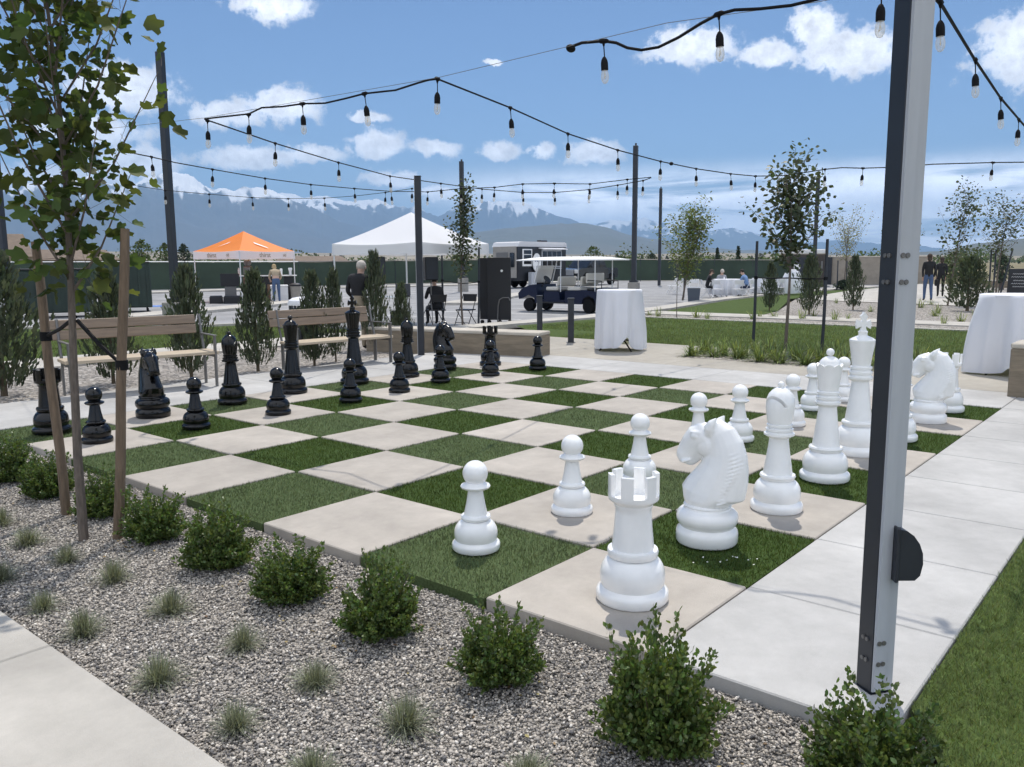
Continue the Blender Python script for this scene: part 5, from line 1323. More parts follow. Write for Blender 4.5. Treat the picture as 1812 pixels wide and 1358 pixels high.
# food trailer: local x from nose to tail
rz = R(0); p = putp(938, 58, G0)
t = thing('food_trailer', 'black and silver food trailer with white roof and a white oval sign', 'food trailer', p, R(-4))
body_k = mat('black_trailer_paint', (.012, .013, .016), .3, coat=.3)
MB().prism([(-2.5, .5), (2.5, .5), (2.5, 2.82), (2.4, 2.95), (-2.2, 2.95), (-2.42, 2.85), (-2.5, 2.6)], -1.15, 1.15, 'y').build('body', body_k, t, True, 30)
MB().prism([(-2.55, 2.78), (2.55, 2.78), (2.5, 3.05), (2.3, 3.12), (-2.1, 3.12), (-2.4, 3.05)], -1.19, 1.19, 'y').build('roof', canopy_w, t, True, 30)
MB().box((-2.53, 0, 1.75), (.06, 2.2, 2.1), bev=.02).build('nose_panel', conc_dark, t)
MB().box((-2.58, .2, 1.9), (.06, 1.1, 1.0), bev=.02).build('nose_hatch', steel_grey, t)
MB().box((-2.6, -.75, 1.9), (.06, .42, .95), bev=.02).build('nose_window', glass_dark, t)
f = MB().box((-1.55, -1.17, 2.05), (.95, .05, 1.15), bev=.01).build('window', white_print, t)
for zz in (1.75, 2.1, 2.42): MB().box((-1.55, -1.2, zz), (.72, .03, .26)).build('pane', glass_dark, f)
f = MB().box((.95, -1.17, 2.0), (2.1, .05, 1.2), bev=.01).build('serving_window', steel_light, t)
for k in range(4): MB().box((.2+k*.5, -1.2, 1.98), (.42, .03, 1.0)).build('pane', glass_dark, f)
MB().box((.85, -1.4, 2.66), (2.5, .5, .06), tilt=(.15, 0, 0)).build('awning', canopy_w, t)
MB().box((.4, -1.35, 1.32), (2.4, .4, .05)).build('serving_shelf', steel_light, t)
sg = MB().tube([(-.75, -1.2, 1.75), (-.75, -1.24, 1.75)], .5, 32); sg = MB(); pl = [(-.75+.40*math.cos(a_), 1.72+.62*math.sin(a_)) for a_ in np.linspace(0, 2*math.pi, 32, False)]
so = MB().prism(pl, -1.34, -1.28, 'y').build('oval_sign', white_print, t, True, 30)
mk = MB().prism([(-.97, 1.78), (-.90, 1.78), (-.90, 2.06), (-.97, 2.06)], -1.36, -1.345, 'y').prism([(-.88, 1.9), (-.72, 2.06), (-.64, 2.06), (-.80, 1.92), (-.64, 1.78), (-.72, 1.78)], -1.36, -1.345, 'y').prism([(-.60, 1.78), (-.53, 1.78), (-.53, 2.0), (-.42, 2.0), (-.42, 2.06), (-.60, 2.06)], -1.36, -1.345, 'y')
mk.prism([(-.82, 1.38), (-.68, 1.38), (-.68, 1.48), (-.82, 1.48)], -1.36, -1.345, 'y').build('emblem', mat('dark_blue_print', (.03, .07, .18), .5), so, False)
for x in (-.42, .42):
    wheel(t, x, -1.1, .36, .22); wheel(t, x, 1.1, .36, .22)
    MB().tube([(x+.46*math.cos(a_), -1.12, .40+.46*math.sin(a_)) for a_ in np.linspace(0, math.pi, 11)], .05, 6).build('fender', steel_light, t)
MB().box((-1.4, -1.5, .6), (.5, .35, .95), bev=.03).build('propane_locker', steel_light, t)
MB().tube([(-2.5, .6, .55), (-3.6, 0, .5)], .05, 6).build('tow_bar', steel_dark, t); MB().tube([(-2.5, -.6, .55), (-3.6, 0, .5)], .05, 6).build('tow_bar', steel_dark, t)
MB().box((1.3, 0, 3.2), (.5, .5, .12), bev=.03).build('roof_vent', steel_dark, t); MB().box((.9, -.3, 3.17), (.7, .35, .08), bev=.02, tilt=(0, .15, 0)).build('roof_hatch', steel_dark, t)
# pickup: local x forward
truck_p = mat('charcoal_paint', (.022, .025, .028), .25, coat=.5)
t = thing('pickup_truck', 'dark grey pickup truck parked behind the golf cart roof', 'pickup truck', putp(1040, 63, G0), R(2)+math.pi)
pr = [(-2.8, .55), (-2.35, .55), (-2.3, .8), (-1.9, 1.02), (-1.5, .8), (-1.45, .5), (1.25, .5), (1.3, .8), (1.7, 1.02), (2.1, .8), (2.15, .55), (2.75, .55), (2.82, .9), (2.75, 1.18), (2.5, 1.26), (1.2, 1.32), (-2.8, 1.30)]
MB().prism(pr, -.98, .98, 'y').build('body', truck_p, t, True, 30)
cb_ = [(1.35, 1.3), (.55, 1.95), (-.9, 1.98), (-1.35, 1.3)]
MB().prism(cb_, -.86, .86, 'y').build('cab', truck_p, t, True, 30)
for y in (-.87, .87):
    MB().prism([(1.1, 1.36), (.5, 1.86), (-.15, 1.88), (-.15, 1.36)], y-.01, y+.01, 'y').build('side_window', glass_dark, t, False)
    MB().prism([(-.25, 1.36), (-.25, 1.88), (-.85, 1.89), (-1.2, 1.36)], y-.01, y+.01, 'y').build('side_window', glass_dark, t, False)
MB().add([(1.37, -.8, 1.33), (1.37, .8, 1.33), (.6, .74, 1.93), (.6, -.74, 1.93)], [(0, 1, 2, 3)]).build('windscreen', glass_dark, t, False)
MB().box((2.83, 0, .98), (.05, 1.2, .42), bev=.02).build('grille', steel_light, t); MB().box((2.86, 0, .62), (.14, 1.9, .2), bev=.04).build('bumper', chrome, t)
for y in (-.8, .8):
    MB().box((2.80, y, 1.05), (.08, .3, .28), bev=.03).build('headlight', white_print, t); MB().box((-2.82, y, 1.05), (.06, .18, .4), bev=.02).build('tail_light', mat('red_lens', (.3, .01, .01), .3) if y < 0 else MATS['red_lens'], t)
    MB().box((1.0, y*1.27, 1.42), (.16, .2, .2), bev=.04).build('mirror', truck_p, t)
    wheel(t, 1.7, y*1.1, .41, .28); wheel(t, -1.9, y*1.1, .41, .28)
# ------------------------------------------------------------------ people
skin_m = mat('skin', (.50, .32, .24), .55)
def cmat(n, c): return mat(n, c, .85, var=.12, vs=8)
CM = {'black': cmat('black_cloth', (.012, .012, .014)), 'navy': cmat('navy_cloth', (.02, .03, .06)), 'jeans': cmat('blue_denim', (.06, .10, .19)), 'tan': cmat('tan_cloth', (.36, .29, .20)),
      'khaki': cmat('khaki_cloth', (.30, .25, .18)), 'white': cmat('white_cloth', (.6, .6, .6)), 'blue': cmat('light_blue_plaid', (.16, .26, .46)), 'greyshirt': cmat('grey_cloth', (.28, .29, .32)), 'shoe': cmat('dark_shoes', (.02, .018, .016)),
      'hair_d': cmat('dark_hair', (.02, .016, .012)), 'hair_b': cmat('blonde_hair', (.38, .28, .15)), 'hair_g': cmat('grey_hair', (.50, .46, .41)), 'hair_br': cmat('brown_hair', (.055, .04, .03))}
def person(label, loc, rz, pose, top, legs, hair, cap=False, bald=False, s_=1.0, sleeves=None):
    """pose: dict of joints in metres, local +y forward"""
    J = dict(pelvis=(0, 0, .95), waist=(0, 0, 1.10), chest=(0, 0, 1.32), neck=(0, 0, 1.47), head=(0, .03, 1.60), crown=(0, .02, 1.70),
             sL=(-.17, 0, 1.40), eL=(-.215, -.03, 1.13), wL=(-.185, .08, .90), sR=(.17, 0, 1.40), eR=(.215, -.03, 1.13), wR=(.185, .08, .90),
             hL=(-.09, 0, .90), kL=(-.10, .03, .50), aL=(-.11, -.02, .09), tL=(-.12, .13, .04), hR=(.09, 0, .90), kR=(.10, .03, .50), aR=(.11, -.02, .09), tR=(.12, .13, .04))
    J.update(pose)
    names = list(J); V = [Vector(J[n]) for n in names]; ix = {n: i for i, n in enumerate(names)}
    rad = dict(pelvis=(.155, .11), waist=(.14, .10), chest=(.165, .115), neck=(.055, .06), head=(.078, .095), crown=(.06, .07), sL=(.075, .07), eL=(.047, .047), wL=(.03, .03), hL=(.09, .09), kL=(.062, .065), aL=(.042, .045), tL=(.04, .03))
    for k in list(rad):
        if k.endswith('L'): rad[k[:-1]+'R'] = rad[k]
    Rr = [rad[n] for n in names]
    E = [('pelvis', 'waist'), ('waist', 'chest'), ('chest', 'neck'), ('neck', 'head'), ('head', 'crown')]
    for q in 'LR': E += [('chest', 's'+q), ('s'+q, 'e'+q), ('e'+q, 'w'+q), ('pelvis', 'h'+q), ('h'+q, 'k'+q), ('k'+q, 'a'+q), ('a'+q, 't'+q)]
    E = [(ix[a], ix[b]) for a, b in E]; seg = {}
    reg = {}
    # hands: palm, four fingers and a thumb
    for q, sg in (('L', 1), ('R', -1)):
        w_ = Vector(J['w'+q]); d = (w_-Vector(J['e'+q])).normalized(); side = d.cross(Vector((0, 0, 1))); side = side.normalized() if side.length > .1 else Vector((0, 1, 0)); nrm = side.cross(d)
        p0 = len(V); V.append(w_+d*.06); Rr.append((.034, .018)); E.append((ix['w'+q], p0))
        for f_ in range(4):
            off = side*(.026*(1.5-f_)/1.5); ln = (.07, .082, .078, .06)[f_]
            a = len(V); V.append(w_+d*.095+off); Rr.append((.010, .010)); V.append(w_+d*(.095+ln*.55)+off*1.1-nrm*.008); Rr.append((.009, .009)); V.append(w_+d*(.095+ln*.9)+off*1.1-nrm*.03); Rr.append((.008, .008))
            E += [(p0, a), (a, a+1), (a+1, a+2)]
        a = len(V); V.append(w_+d*.05+side*.042*sg-nrm*.008); Rr.append((.011, .011)); V.append(w_+d*.085+side*.055*sg-nrm*.018); Rr.append((.009, .009)); E += [(p0, a), (a, a+1)]
    me = bpy.data.meshes.new('tmp'); me.from_pydata([tuple(q) for q in V], E, []); me.update()
    o = bpy.data.objects.new('tmp', me); COL.objects.link(o)
    md = o.modifiers.new('skin', 'SKIN'); md.use_smooth_shade = True
    for i, dv in enumerate(me.skin_vertices[0].data): dv.radius = Rr[i]; dv.use_root = (i == 0)
    ms = o.modifiers.new('sub', 'SUBSURF'); ms.levels = 1
    dg = bpy.context.evaluated_depsgraph_get(); bm_ = bpy.data.meshes.new_from_object(o.evaluated_get(dg)); bpy.data.objects.remove(o)
    mats = [skin_m, CM[top], CM[legs], CM['shoe']]; bm_.materials.clear()
    for m_ in mats: bm_.materials.append(m_)
    def sd(p_, a, b):
        ab = b-a; u = max(0, min(1, (p_-a).dot(ab)/max(1e-9, ab.length_squared))); return (p_-(a+ab*u)).length
    seglist = []
    for a, b in E:
        na = names[a] if a < len(names) else 'hand'; nb = names[b] if b < len(names) else 'hand'
        if 'hand' in (na, nb) or nb in ('head', 'crown'): mi = 0
        elif nb[0] == 'w': mi = 0 if sleeves == 'short' else 1
        elif nb[0] in 'ka' or nb[0] == 'h' and nb != 'head': mi = 2
        elif nb[0] == 't': mi = 3
        else: mi = 1
        seglist.append((V[a], V[b], mi))
    for p_ in bm_.polygons:
        c = p_.center; best = min(seglist, key=lambda s: sd(c, s[0], s[1])); p_.material_index = best[2]
    bm_.name = 'body'
    t = obj('person', bm_); t.location = tuple(map(float, loc)); t.rotation_euler = (0, 0, rz); t.scale = (s_,)*3; tag(t, label, 'person')
    hd = Vector(J['head']); cr = Vector(J['crown']); ax = (cr-Vector(J['neck'])).normalized()
    fwd = Vector((0, 1, 0)); fwd = (fwd-ax*fwd.dot(ax)).normalized(); sdv = fwd.cross(ax)
    Mx = Matrix((( sdv.x, fwd.x, ax.x), (sdv.y, fwd.y, ax.y), (sdv.z, fwd.z, ax.z)))
    hc = hd+ax*.03
    def loc_mesh(mb, name, m):
        mb.v = [tuple(hc+Mx @ Vector(q)) for q in mb.v]; return mb.build(name, m, t)
    if not bald:
        hm = MB().ball((0, -.022, .03), (.092, .105, .10), 16, 10)
        if hair == 'hair_b' or hair == 'hair_br': hm.ball((0, -.06, -.06), (.08, .05, .11), 12, 8)
        loc_mesh(hm, 'cap' if cap else 'hair', CM[hair])
        if cap: loc_mesh(MB().box((0, .11, .045), (.14, .11, .014), bev=.006), 'cap_brim', CM[hair])
    fm = MB()
    fm.ball((0, .103, -.02), (.013, .02, .02), 8, 6)
    for sx in (-1, 1): fm.ball((sx*.088, -.005, -.012), (.014, .022, .03), 8, 6)
    loc_mesh(fm, 'nose_and_ears', skin_m)
    em = MB()
    for sx in (-1, 1): em.ball((sx*.033, .092, .012), (.012, .008, .008), 8, 6)
    em.box((0, .096, -.062), (.045, .012, .008)); loc_mesh(em, 'eyes_and_mouth', CM['hair_d'])
    return t
def sitpose(lean=.0, handf=.42, handz=.78, spread=.0, twist=0.0):
    s, l = 0.0, lean
    return dict(pelvis=(0, 0, .52), waist=(0, .02+l*.25, .68), chest=(0, .03+l*.7, .92), neck=(0, .03+l*1.05, 1.07), head=(0, .08+l*1.25, 1.19), crown=(0, .09+l*1.3, 1.29),
                sL=(-.18, .02+l, 1.0), eL=(-.24, .10+l*1.0, .76), wL=(-.14, handf+l*.6, handz), sR=(.18, .02+l, 1.0), eR=(.24, .10+l, .76), wR=(.14, handf+l*.6, handz),
                hL=(-.10, .02, .50), kL=(-.13-spread, .44, .50), aL=(-.13-spread, .40, .10), tL=(-.14-spread, .54, .04), hR=(.10, .02, .50), kR=(.13+spread, .44, .50), aR=(.13+spread, .40, .10), tR=(.14+spread, .54, .04))
def face_dir(px, dep): return facing(px, dep)-UP      # rotation whose local +y points away from the viewer
stoop = dict(waist=(0, .06, 1.08), chest=(0, .17, 1.27), neck=(0, .27, 1.38), head=(0, .36, 1.46), crown=(0, .38, 1.55), sL=(-.17, .17, 1.33), eL=(-.24, .20, 1.06), wL=(-.18, .38, .96), sR=(.17, .17, 1.33), eR=(.24, .20, 1.06), wR=(.18, .38, .96))
person('person in tan short-sleeved top and blue jeans leaning over the drinks bar', putp(487, 36.3, G0), face_dir(487, 36)+.15, stoop, 'tan', 'jeans', 'hair_b', s_=1.06, sleeves='short')
person('pale-haired person in a black jacket seen from behind, beyond the right bench', putp(631, 15.6, -.05), face_dir(631, 15)-.5, dict(waist=(0, .04, 1.09), chest=(0, .09, 1.30), neck=(0, .13, 1.43), head=(0, .18, 1.53), crown=(0, .19, 1.63), sL=(-.18, .08, 1.37), eL=(-.27, .10, 1.10), wL=(-.20, .26, .95), sR=(.18, .08, 1.37), eR=(.25, .10, 1.10), wR=(.16, .28, 1.0)), 'black', 'khaki', 'hair_g', s_=1.0)
person('person in black with a dark cap sitting on a folding chair under the white canopy', putp(771, 22.5, G0), face_dir(771, 22)+.3, sitpose(.10), 'black', 'black', 'hair_d', cap=True, s_=1.0)
# round tables on the lot
RT = putp(1289, 39.2, G0)
cloth_table('white cloth over the round table where three people sit', RT[0], RT[1], .72, .76, 'white tablecloths', 10, 0, 21, flare=1.08)
a0 = facing(1289, 39)
def around(ang, r_): return (RT[0]+r_*math.cos(a0+ang), RT[1]+r_*math.sin(a0+ang), G0)
def toward(ang): return a0+ang+math.pi-UP   # local +y towards the table centre
person('person with dark hair and black vest seated at the left of the round table', around(1.75, 1.0), toward(1.75), sitpose(.12), 'black', 'black', 'hair_br')
person('grey-haired person in grey seated behind the round table', around(.35, .98), toward(.35), sitpose(.08), 'greyshirt', 'navy', 'hair_g')
person('person in light blue plaid shirt leaning on the right of the round table', around(-2.0, 1.02), toward(-2.0), sitpose(.20), 'blue', 'navy', 'hair_d')
cw_ = mat('white_chair_plastic', (.70, .70, .71), .4)
for ang, l in ((1.75, 'white folding chair under the person in the black vest'), (.35, 'white folding chair under the grey-haired person'), (-2.0, 'white folding chair under the person in light blue plaid')):
    folding_chair('folding_chair', l, around(ang, 1.0), toward(ang), cw_, 'white folding chairs')
for ang, l in ((2.75, 'empty white folding chair at the front left of the round table'), (-2.75, 'empty white folding chair at the front right of the round table'), (-1.0, 'empty white folding chair at the rear right of the round table')):
    folding_chair('folding_chair', l, around(ang, 1.12), toward(ang), cw_, 'white folding chairs')
for px, dep, tr, l in ((1190, 44, 1.3, 'leftmost white folding chair far left of the round table'), (1201, 43.4, 1.3, 'white folding chair second from the left, away from the round table'), (1228, 40.5, 2.9, 'white folding chair directly behind the grey bin')):
    folding_chair('folding_chair', l, putp(px, dep, G0), facing(px, dep)-UP+tr, cw_, 'white folding chairs')
p2_ = putp(1358, 41, G0); cloth_table('white cloth over the second round table, behind the dark-leaved tree', p2_[0], p2_[1], .70, .76, 'white tablecloths', 10, 0, 22, flare=1.08)
for k, (px, l) in enumerate(((1338, 'white folding chair left of the second round table'), (1378, 'white folding chair right of the second round table'))):
    folding_chair('folding_chair', l, putp(px, 40.3, G0), facing(px, 40)-UP+(-.9, .9)[k]+0, cw_, 'white folding chairs')
p3_ = putp(1403, 40.5, G0); cloth_table('narrow white cloth flaring to the ground before the brown enclosure', p3_[0], p3_[1], .30, 1.10, 'white tablecloths', 8, 0, 23, flare=1.75)
o = MB().box((0, 0, .1), (.3, .3, .2), bev=.03).build('white_box', cw_); o.location = (p3_[0], p3_[1], 1.10+G0+.003); tag(o, 'small white box on the flaring white cloth table', 'box')
o = MB().lathe([(.05, 0), (.06, .12), (.03, .2), (.025, .24)], 12).build('white_jug', cw_); o.location = (RT[0]-.2, RT[1]+.1, .76+G0+.004); tag(o, 'small white jug on the round table', 'jug')
t = thing('rubbish_bin', 'grey plastic bin with white liner rim left of the round table', 'bin', putp(1229, 34.5, G0), facing(1229, 34)-UP)
MB().prism([(-.22, 0), (.22, 0), (.27, .62), (-.27, .62)], -.22, .22, 'y').build('bin_body', mat('grey_plastic', (.07, .085, .11), .5), t, False); MB().box((0, 0, .635), (.57, .48, .04), bev=.01).build('liner_rim', cw_, t)
# walking couple
person('person in black top and blue jeans walking away beside the big steel post', putp(1645, 32.8, -.02), face_dir(1645, 32)+.15, dict(kL=(-.10, .10, .50), aL=(-.10, .10, .09), tL=(-.11, .25, .04), kR=(.10, .0, .50), aR=(.11, -.14, .10), tR=(.12, .0, .04)), 'black', 'jeans', 'hair_br', s_=1.06)
person('person in dark clothes walking away with a bag, right of the one in blue jeans', putp(1667, 36.4, -.02), face_dir(1667, 36)+.1, dict(kL=(-.10, .0, .50), aL=(-.10, -.12, .10), tL=(-.11, .02, .04), kR=(.10, .10, .50), aR=(.11, .10, .09), tR=(.12, .25, .04)), 'black', 'black', 'hair_br', s_=1.0)
t = thing('shoulder_bag', 'dark bag hanging beside the right walker', 'bag', putp(1659, 36.2, .62), face_dir(1659, 36))
MB().box((0, 0, .0), (.14, .3, .3), bev=.04).build('bag_body', CM['black'], t); MB().tube([(0, -.12, .14), (0, -.05, .5), (0, .05, .5), (0, .12, .14)], .01, 5).build('strap', CM['black'], t)
# chalkboard sign
t = thing('chalkboard_sign', 'black chalkboard on a stand at the right edge behind the white cloth', 'chalkboard', putp(1806, 27.5, -.02), facing(1806, 27)-UP-.1)
MB().box((0, 0, .74), (.66, .03, 1.14), bev=.005, tilt=(-.14, 0, 0)).build('board', black_plastic, t)
for zz, wd in ((1.12, .4), (1.02, .46), (.9, .34), (.8, .44), (.70, .36)): 
    mb = MB(); n_ = 7
    for k in range(n_): mb.tube([(-wd/2+wd*k/n_, -.02-(zz-.74)*-.141, zz), (-wd/2+wd*(k+.5)/n_, -.022-(zz-.74)*-.141, zz+.035), (-wd/2+wd*(k+.8)/n_, -.02-(zz-.74)*-.141, zz)], .006, 4)
    mb.build('chalk_writing', white_print, t)
for sx in (-1, 1): MB().tube([(sx*.3, .2, 0), (sx*.3, .08, 1.25)], .02, 6).build('leg', steel_dark, t)
# boulder/plant near the block wall
blob_tree('low rounded shrub at the foot of the block wall', 1493, 47, 497, 26, leaf_con, False, 55)

# ------------------------------------------------------------------ mountains
def snow_mat(name, rock, rock2, z0, z1, nscale):
    m = bpy.data.materials.new(name); m.use_nodes = True; t = m.node_tree; b = t.nodes['Principled BSDF']; b.inputs['Roughness'].default_value = .9; b.inputs['Specular IOR Level'].default_value = .1
    g = t.nodes.new('ShaderNodeNewGeometry'); sp = t.nodes.new('ShaderNodeSeparateXYZ'); t.links.new(g.outputs['Position'], sp.inputs[0])
    n = noise(t, g.outputs['Position'], nscale, 8, .62); n2 = noise(t, g.outputs['Position'], nscale*.3, 6, .6)
    h = mth(t, 'ADD', sp.outputs[2], mth(t, 'MULTIPLY', mth(t, 'SUBTRACT', n.outputs['Fac'], .5), (z1-z0)*1.2))
    sn = t.nodes.new('ShaderNodeSeparateXYZ'); t.links.new(g.outputs['Normal'], sn.inputs[0])
    at_ = t.nodes.new('ShaderNodeAttribute'); at_.attribute_name = 'gully'
    h = mth(t, 'ADD', h, mth(t, 'MULTIPLY', mth(t, 'SUBTRACT', at_.outputs['Fac'], .5), (z1-z0)*5.0))
    mr = t.nodes.new('ShaderNodeMapRange'); mr.interpolation_type = 'SMOOTHSTEP'; t.links.new(h, mr.inputs['Value']); mr.inputs['From Min'].default_value = z0; mr.inputs['From Max'].default_value = z1
    mx0 = t.nodes.new('ShaderNodeMix'); mx0.data_type = 'RGBA'; t.links.new(n2.outputs['Fac'], mx0.inputs['Factor']); mx0.inputs['A'].default_value = rock+(1,); mx0.inputs['B'].default_value = rock2+(1,)
    mx = t.nodes.new('ShaderNodeMix'); mx.data_type = 'RGBA'; t.links.new(mr.outputs[0], mx.inputs['Factor']); t.links.new(mx0.outputs['Result'], mx.inputs['A']); mx.inputs['B'].default_value = (.82, .83, .85, 1)
    t.links.new(mx.outputs['Result'], b.inputs['Base Color']); return m
def vnoise2(x, y, seed, octs=6, ridged=True):
    rs = np.random.default_rng(seed); s_ = np.zeros_like(x); amp = 1; tot = 0
    for o_ in range(octs):
        g_ = rs.random((64, 64)); f_ = 2**o_; xx = x*f_+rs.random()*50; yy = y*f_+rs.random()*50
        xi = np.floor(xx).astype(int); yi = np.floor(yy).astype(int); u = xx-xi; v = yy-yi; u = u*u*(3-2*u); v = v*v*(3-2*v)
        a = g_[xi % 64, yi % 64]; b = g_[(xi+1) % 64, yi % 64]; c = g_[xi % 64, (yi+1) % 64]; d = g_[(xi+1) % 64, (yi+1) % 64]
        q = a*(1-u)*(1-v)+b*u*(1-v)+c*(1-u)*v+d*u*v
        if ridged: q = 1-abs(2*q-1)
        s_ += amp*q; tot += amp; amp *= .52
    return s_/tot
def range_(name, prof, r_, depth_front, depth_back, m, seed, na=1000, nr=130, rough=.30, gul=900.0, rprof=None):
    A = np.array([azel(x, y)[0] for x, y in prof]); 
    o_ = np.argsort(A); A = A[o_]
    T_ = np.array([math.tan(azel(x, y)[1]) for x, y in prof])[o_]
    az_ = np.linspace(A[0], A[-1], na); te = np.interp(az_, A, T_)
    ker = np.ones(3)/3; te = np.convolve(np.pad(te, 1, 'edge'), ker, 'valid')
    rc = np.interp(az_, np.array([azel(x, 400)[0] for x, _ in rprof])[::-1], np.array([v for _, v in rprof])[::-1]) if rprof else np.full(na, r_)
    hr = te*rc+CAM[2]
    s_ = np.linspace(-1, 1, nr); V = np.zeros((nr, na, 3))
    for i, q in enumerate(s_):
        rr = rc+(q*depth_front if q < 0 else q*depth_back)
        x = CAM[0]+rr*np.cos(az_); y = CAM[1]+rr*np.sin(az_)
        base = (1-abs(q))**1.35 if q < 0 else (1-q)**1.1
        nz = vnoise2(x/gul, y/gul, seed, 7); w_ = min(1, .22+abs(q)*4)*(1-abs(q))**.5
        h = np.minimum(hr*base*(1+rough*2.4*(nz-.62)*w_), 1120)
        V[i, :, 0] = x; V[i, :, 1] = y; V[i, :, 2] = np.maximum(h, -3)-(2 if abs(q) == 1 else 0)
    idx = np.arange(nr*na).reshape(nr, na)
    F = np.stack([idx[:-1, :-1].ravel(), idx[:-1, 1:].ravel(), idx[1:, 1:].ravel(), idx[1:, :-1].ravel()], 1)
    me = np_mesh(name, V.reshape(-1, 3), F, m, True)
    arc = (az_*rc)[None, :]; rad_ = np.array([[1.0]])*np.linspace(0, 1, nr)[:, None]*(depth_front+depth_back)
    wob = vnoise2(arc/500+rad_/700, rad_/500+arc*0, seed+50, 4, False)*260
    st_ = vnoise2((arc+wob*.5)/170+0*rad_, (rad_+0*arc)/620, seed+60, 5, True)*.6+.4*vnoise2(arc/75+0*rad_, rad_/140+0*arc, seed+70, 3, False)
    st_ = (st_-st_.min())/(st_.max()-st_.min())
    a_t = me.attributes.new('gully', 'FLOAT', 'POINT'); a_t.data.foreach_set('value', st_.astype(np.float32).ravel())
    return struct(obj(name, me))
m_far = snow_mat('snowy_mountain_rock', (.07, .085, .10), (.135, .14, .145), 640, 740, .0045)
m_mid = snow_mat('snowy_far_range_rock', (.07, .085, .10), (.135, .14, .145), 690, 790, .004)
m_foot = snow_mat('dry_foothills', (.085, .09, .06), (.16, .14, .10), 9000, 9100, .002)
m_right = snow_mat('far_right_range_rock', (.10, .11, .10), (.15, .14, .12), 570, 720, .003)
jag = lambda pts, n, a_, seed: [(x+dx, y+rr) for (x, y), dx, rr in zip(pts, [0]*len(pts), np.random.default_rng(seed).normal(0, a_, len(pts)))]
def dens(prof, step, amp, seed):
    xs = np.arange(prof[0][0], prof[-1][0]+1, step); ys = np.interp(xs, [p[0] for p in prof], [p[1] for p in prof])
    rs = np.random.default_rng(seed); nz = rs.normal(0, amp, len(xs)); nz = nz*.6+np.interp(np.arange(len(xs)), np.arange(0, len(xs)+6, 5), rs.normal(0, amp*1.3, len(np.arange(0, len(xs)+6, 5))))
    return list(zip(xs, ys+nz))
PA = [(-700, 330), (-400, 310), (-200, 318), (0, 322), (90, 312), (180, 322), (235, 330), (270, 312), (300, 302), (318, 304), (340, 318), (372, 328), (400, 331), (430, 334), (470, 345), (500, 352), (540, 368), (600, 390), (660, 410), (740, 430), (800, 440)]
range_('mountain_range', dens(PA, 9, 2.0, 1), 9000, 3800, 2500, m_far, 3, rough=.34)
PB = [(330, 352), (400, 348), (440, 346), (470, 338), (498, 333), (520, 341), (552, 349), (580, 345), (604, 349), (640, 356), (668, 352), (700, 362), (725, 372), (738, 368), (752, 378), (772, 384), (800, 376), (820, 372), (850, 362), (880, 356), (905, 362), (935, 366), (968, 372), (990, 380), (1012, 388), (1035, 400), (1070, 415), (1130, 432)]
range_('mountain_range', dens(PB, 8, 1.8, 2), 11500, 4000, 2500, m_mid, 5, rough=.36, gul=1100)
PC = [(560, 452), (640, 446), (720, 436), (780, 424), (850, 410), (900, 404), (950, 400), (1000, 398), (1040, 397), (1075, 403), (1105, 412), (1150, 424), (1200, 432), (1280, 440), (1400, 446), (1500, 450)]
range_('foothills', dens(PC, 12, .8, 3), 6500, 2600, 2200, m_foot, 7, rough=.30, gul=1100)
PD = [(980, 418), (1030, 404), (1062, 396), (1085, 388), (1108, 392), (1135, 388), (1165, 396), (1200, 398), (1250, 410), (1290, 406), (1325, 410), (1370, 422), (1430, 430), (1500, 424), (1550, 428), (1600, 438), (1700, 444), (1800, 448), (2000, 448), (2500, 440)]
range_('mountain_range', dens(PD, 10, 1.3, 4), 15500, 4200, 2500, m_right, 9, rough=.30, gul=1400)
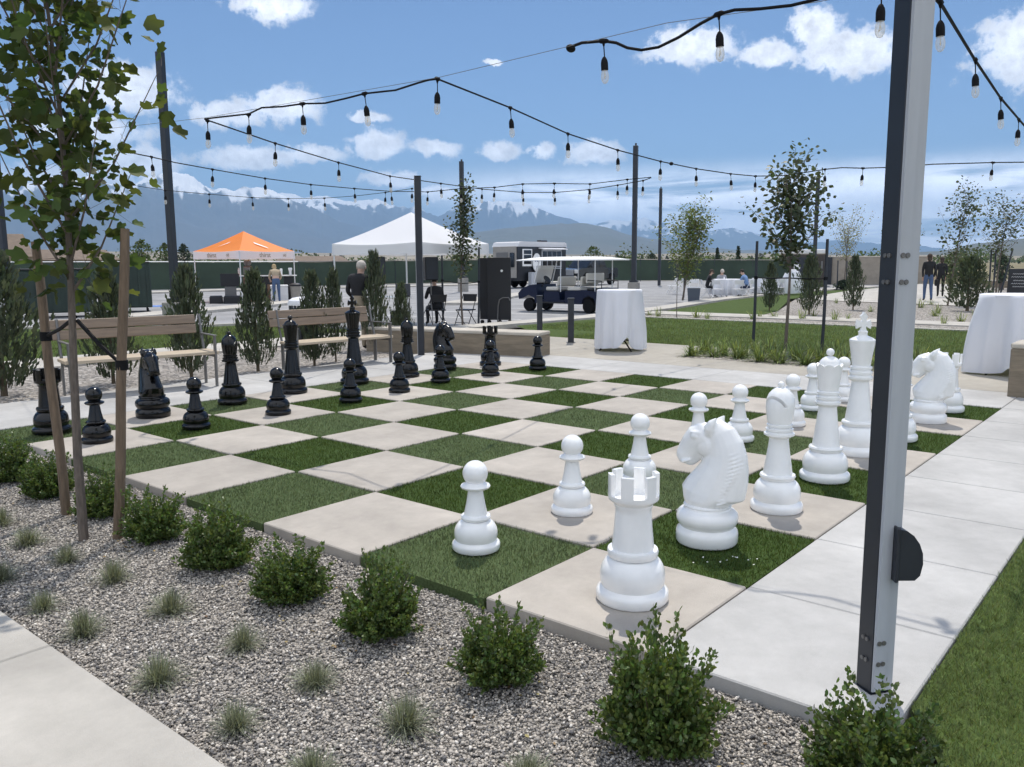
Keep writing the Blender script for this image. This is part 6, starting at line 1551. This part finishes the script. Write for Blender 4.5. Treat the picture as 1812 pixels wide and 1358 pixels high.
PE = [(1560, 452), (1620, 447), (1660, 446), (1700, 438), (1730, 431), (1765, 427), (1812, 423), (1900, 418), (2100, 410), (2600, 420)]
range_('hill', dens(PE, 14, .5, 5), 4200, 2300, 1500, m_foot, 11, rough=.2, gul=900)
PF = [(-700, 446), (-300, 440), (0, 444), (300, 447), (700, 449), (1100, 450), (1250, 446), (1350, 448), (1500, 452), (1800, 451), (2300, 448)]
bench_m = mat('pale_dry_benchland', (.26, .22, .155), .95, var=.35, vs=.004, spec=.1)
range_('benchland', dens(PF, 30, .5, 6), 2900, 2000, 1500, bench_m, 13, rough=.12, gul=700, na=200, nr=40)

rs = np.random.default_rng(77); cl = []
for k in range(520):
    px = rs.uniform(-150, 1950); dep = rs.uniform(220, 620); h = rs.uniform(2.8, 6.5)*(.7+.5*math.sin(px*.021)**2); x, y, _ = putp(px, dep)
    n_ = 55; u = rs.normal(0, 1, (n_, 3)); u /= np.linalg.norm(u, axis=1, keepdims=True); u *= rs.random((n_, 1))**.4
    cl.append(np.column_stack([x+u[:, 0]*h*.62, y+u[:, 1]*h*.62, G0+h*.5+u[:, 2]*h*.5]))
cl = np.concatenate(cl); nn_ = len(cl)
struct(obj('distant_tree_line', np_mesh('distant_tree_line', *scatter(OVAL*np.array([1.7, 1, 1]), OVALF, cl, frames(rdir(nn_), rs.uniform(-3, 3, nn_)), rs.uniform(.5, 1.0, nn_)), leaf_far)), 'stuff')
# ------------------------------------------------------------------ air
hz = bpy.data.materials.new('haze_air'); hz.use_nodes = True; t_ = hz.node_tree
for n_ in list(t_.nodes):
    if n_.type != 'OUTPUT_MATERIAL': t_.nodes.remove(n_)
pv = t_.nodes.new('ShaderNodeVolumePrincipled'); pv.inputs['Color'].default_value = (.38, .64, 1.0, 1); pv.inputs['Density'].default_value = 1.15e-4
pv.inputs['Anisotropy'].default_value = .0
t_.links.new(pv.outputs[0], t_.nodes['Material Output'].inputs['Volume'])
hb = MB().box((0, 0, 570), (38000, 38000, 1150)); ho = hb.build('haze', hz, smooth=False); ho.location = (0, 0, 0); struct(ho, 'stuff')
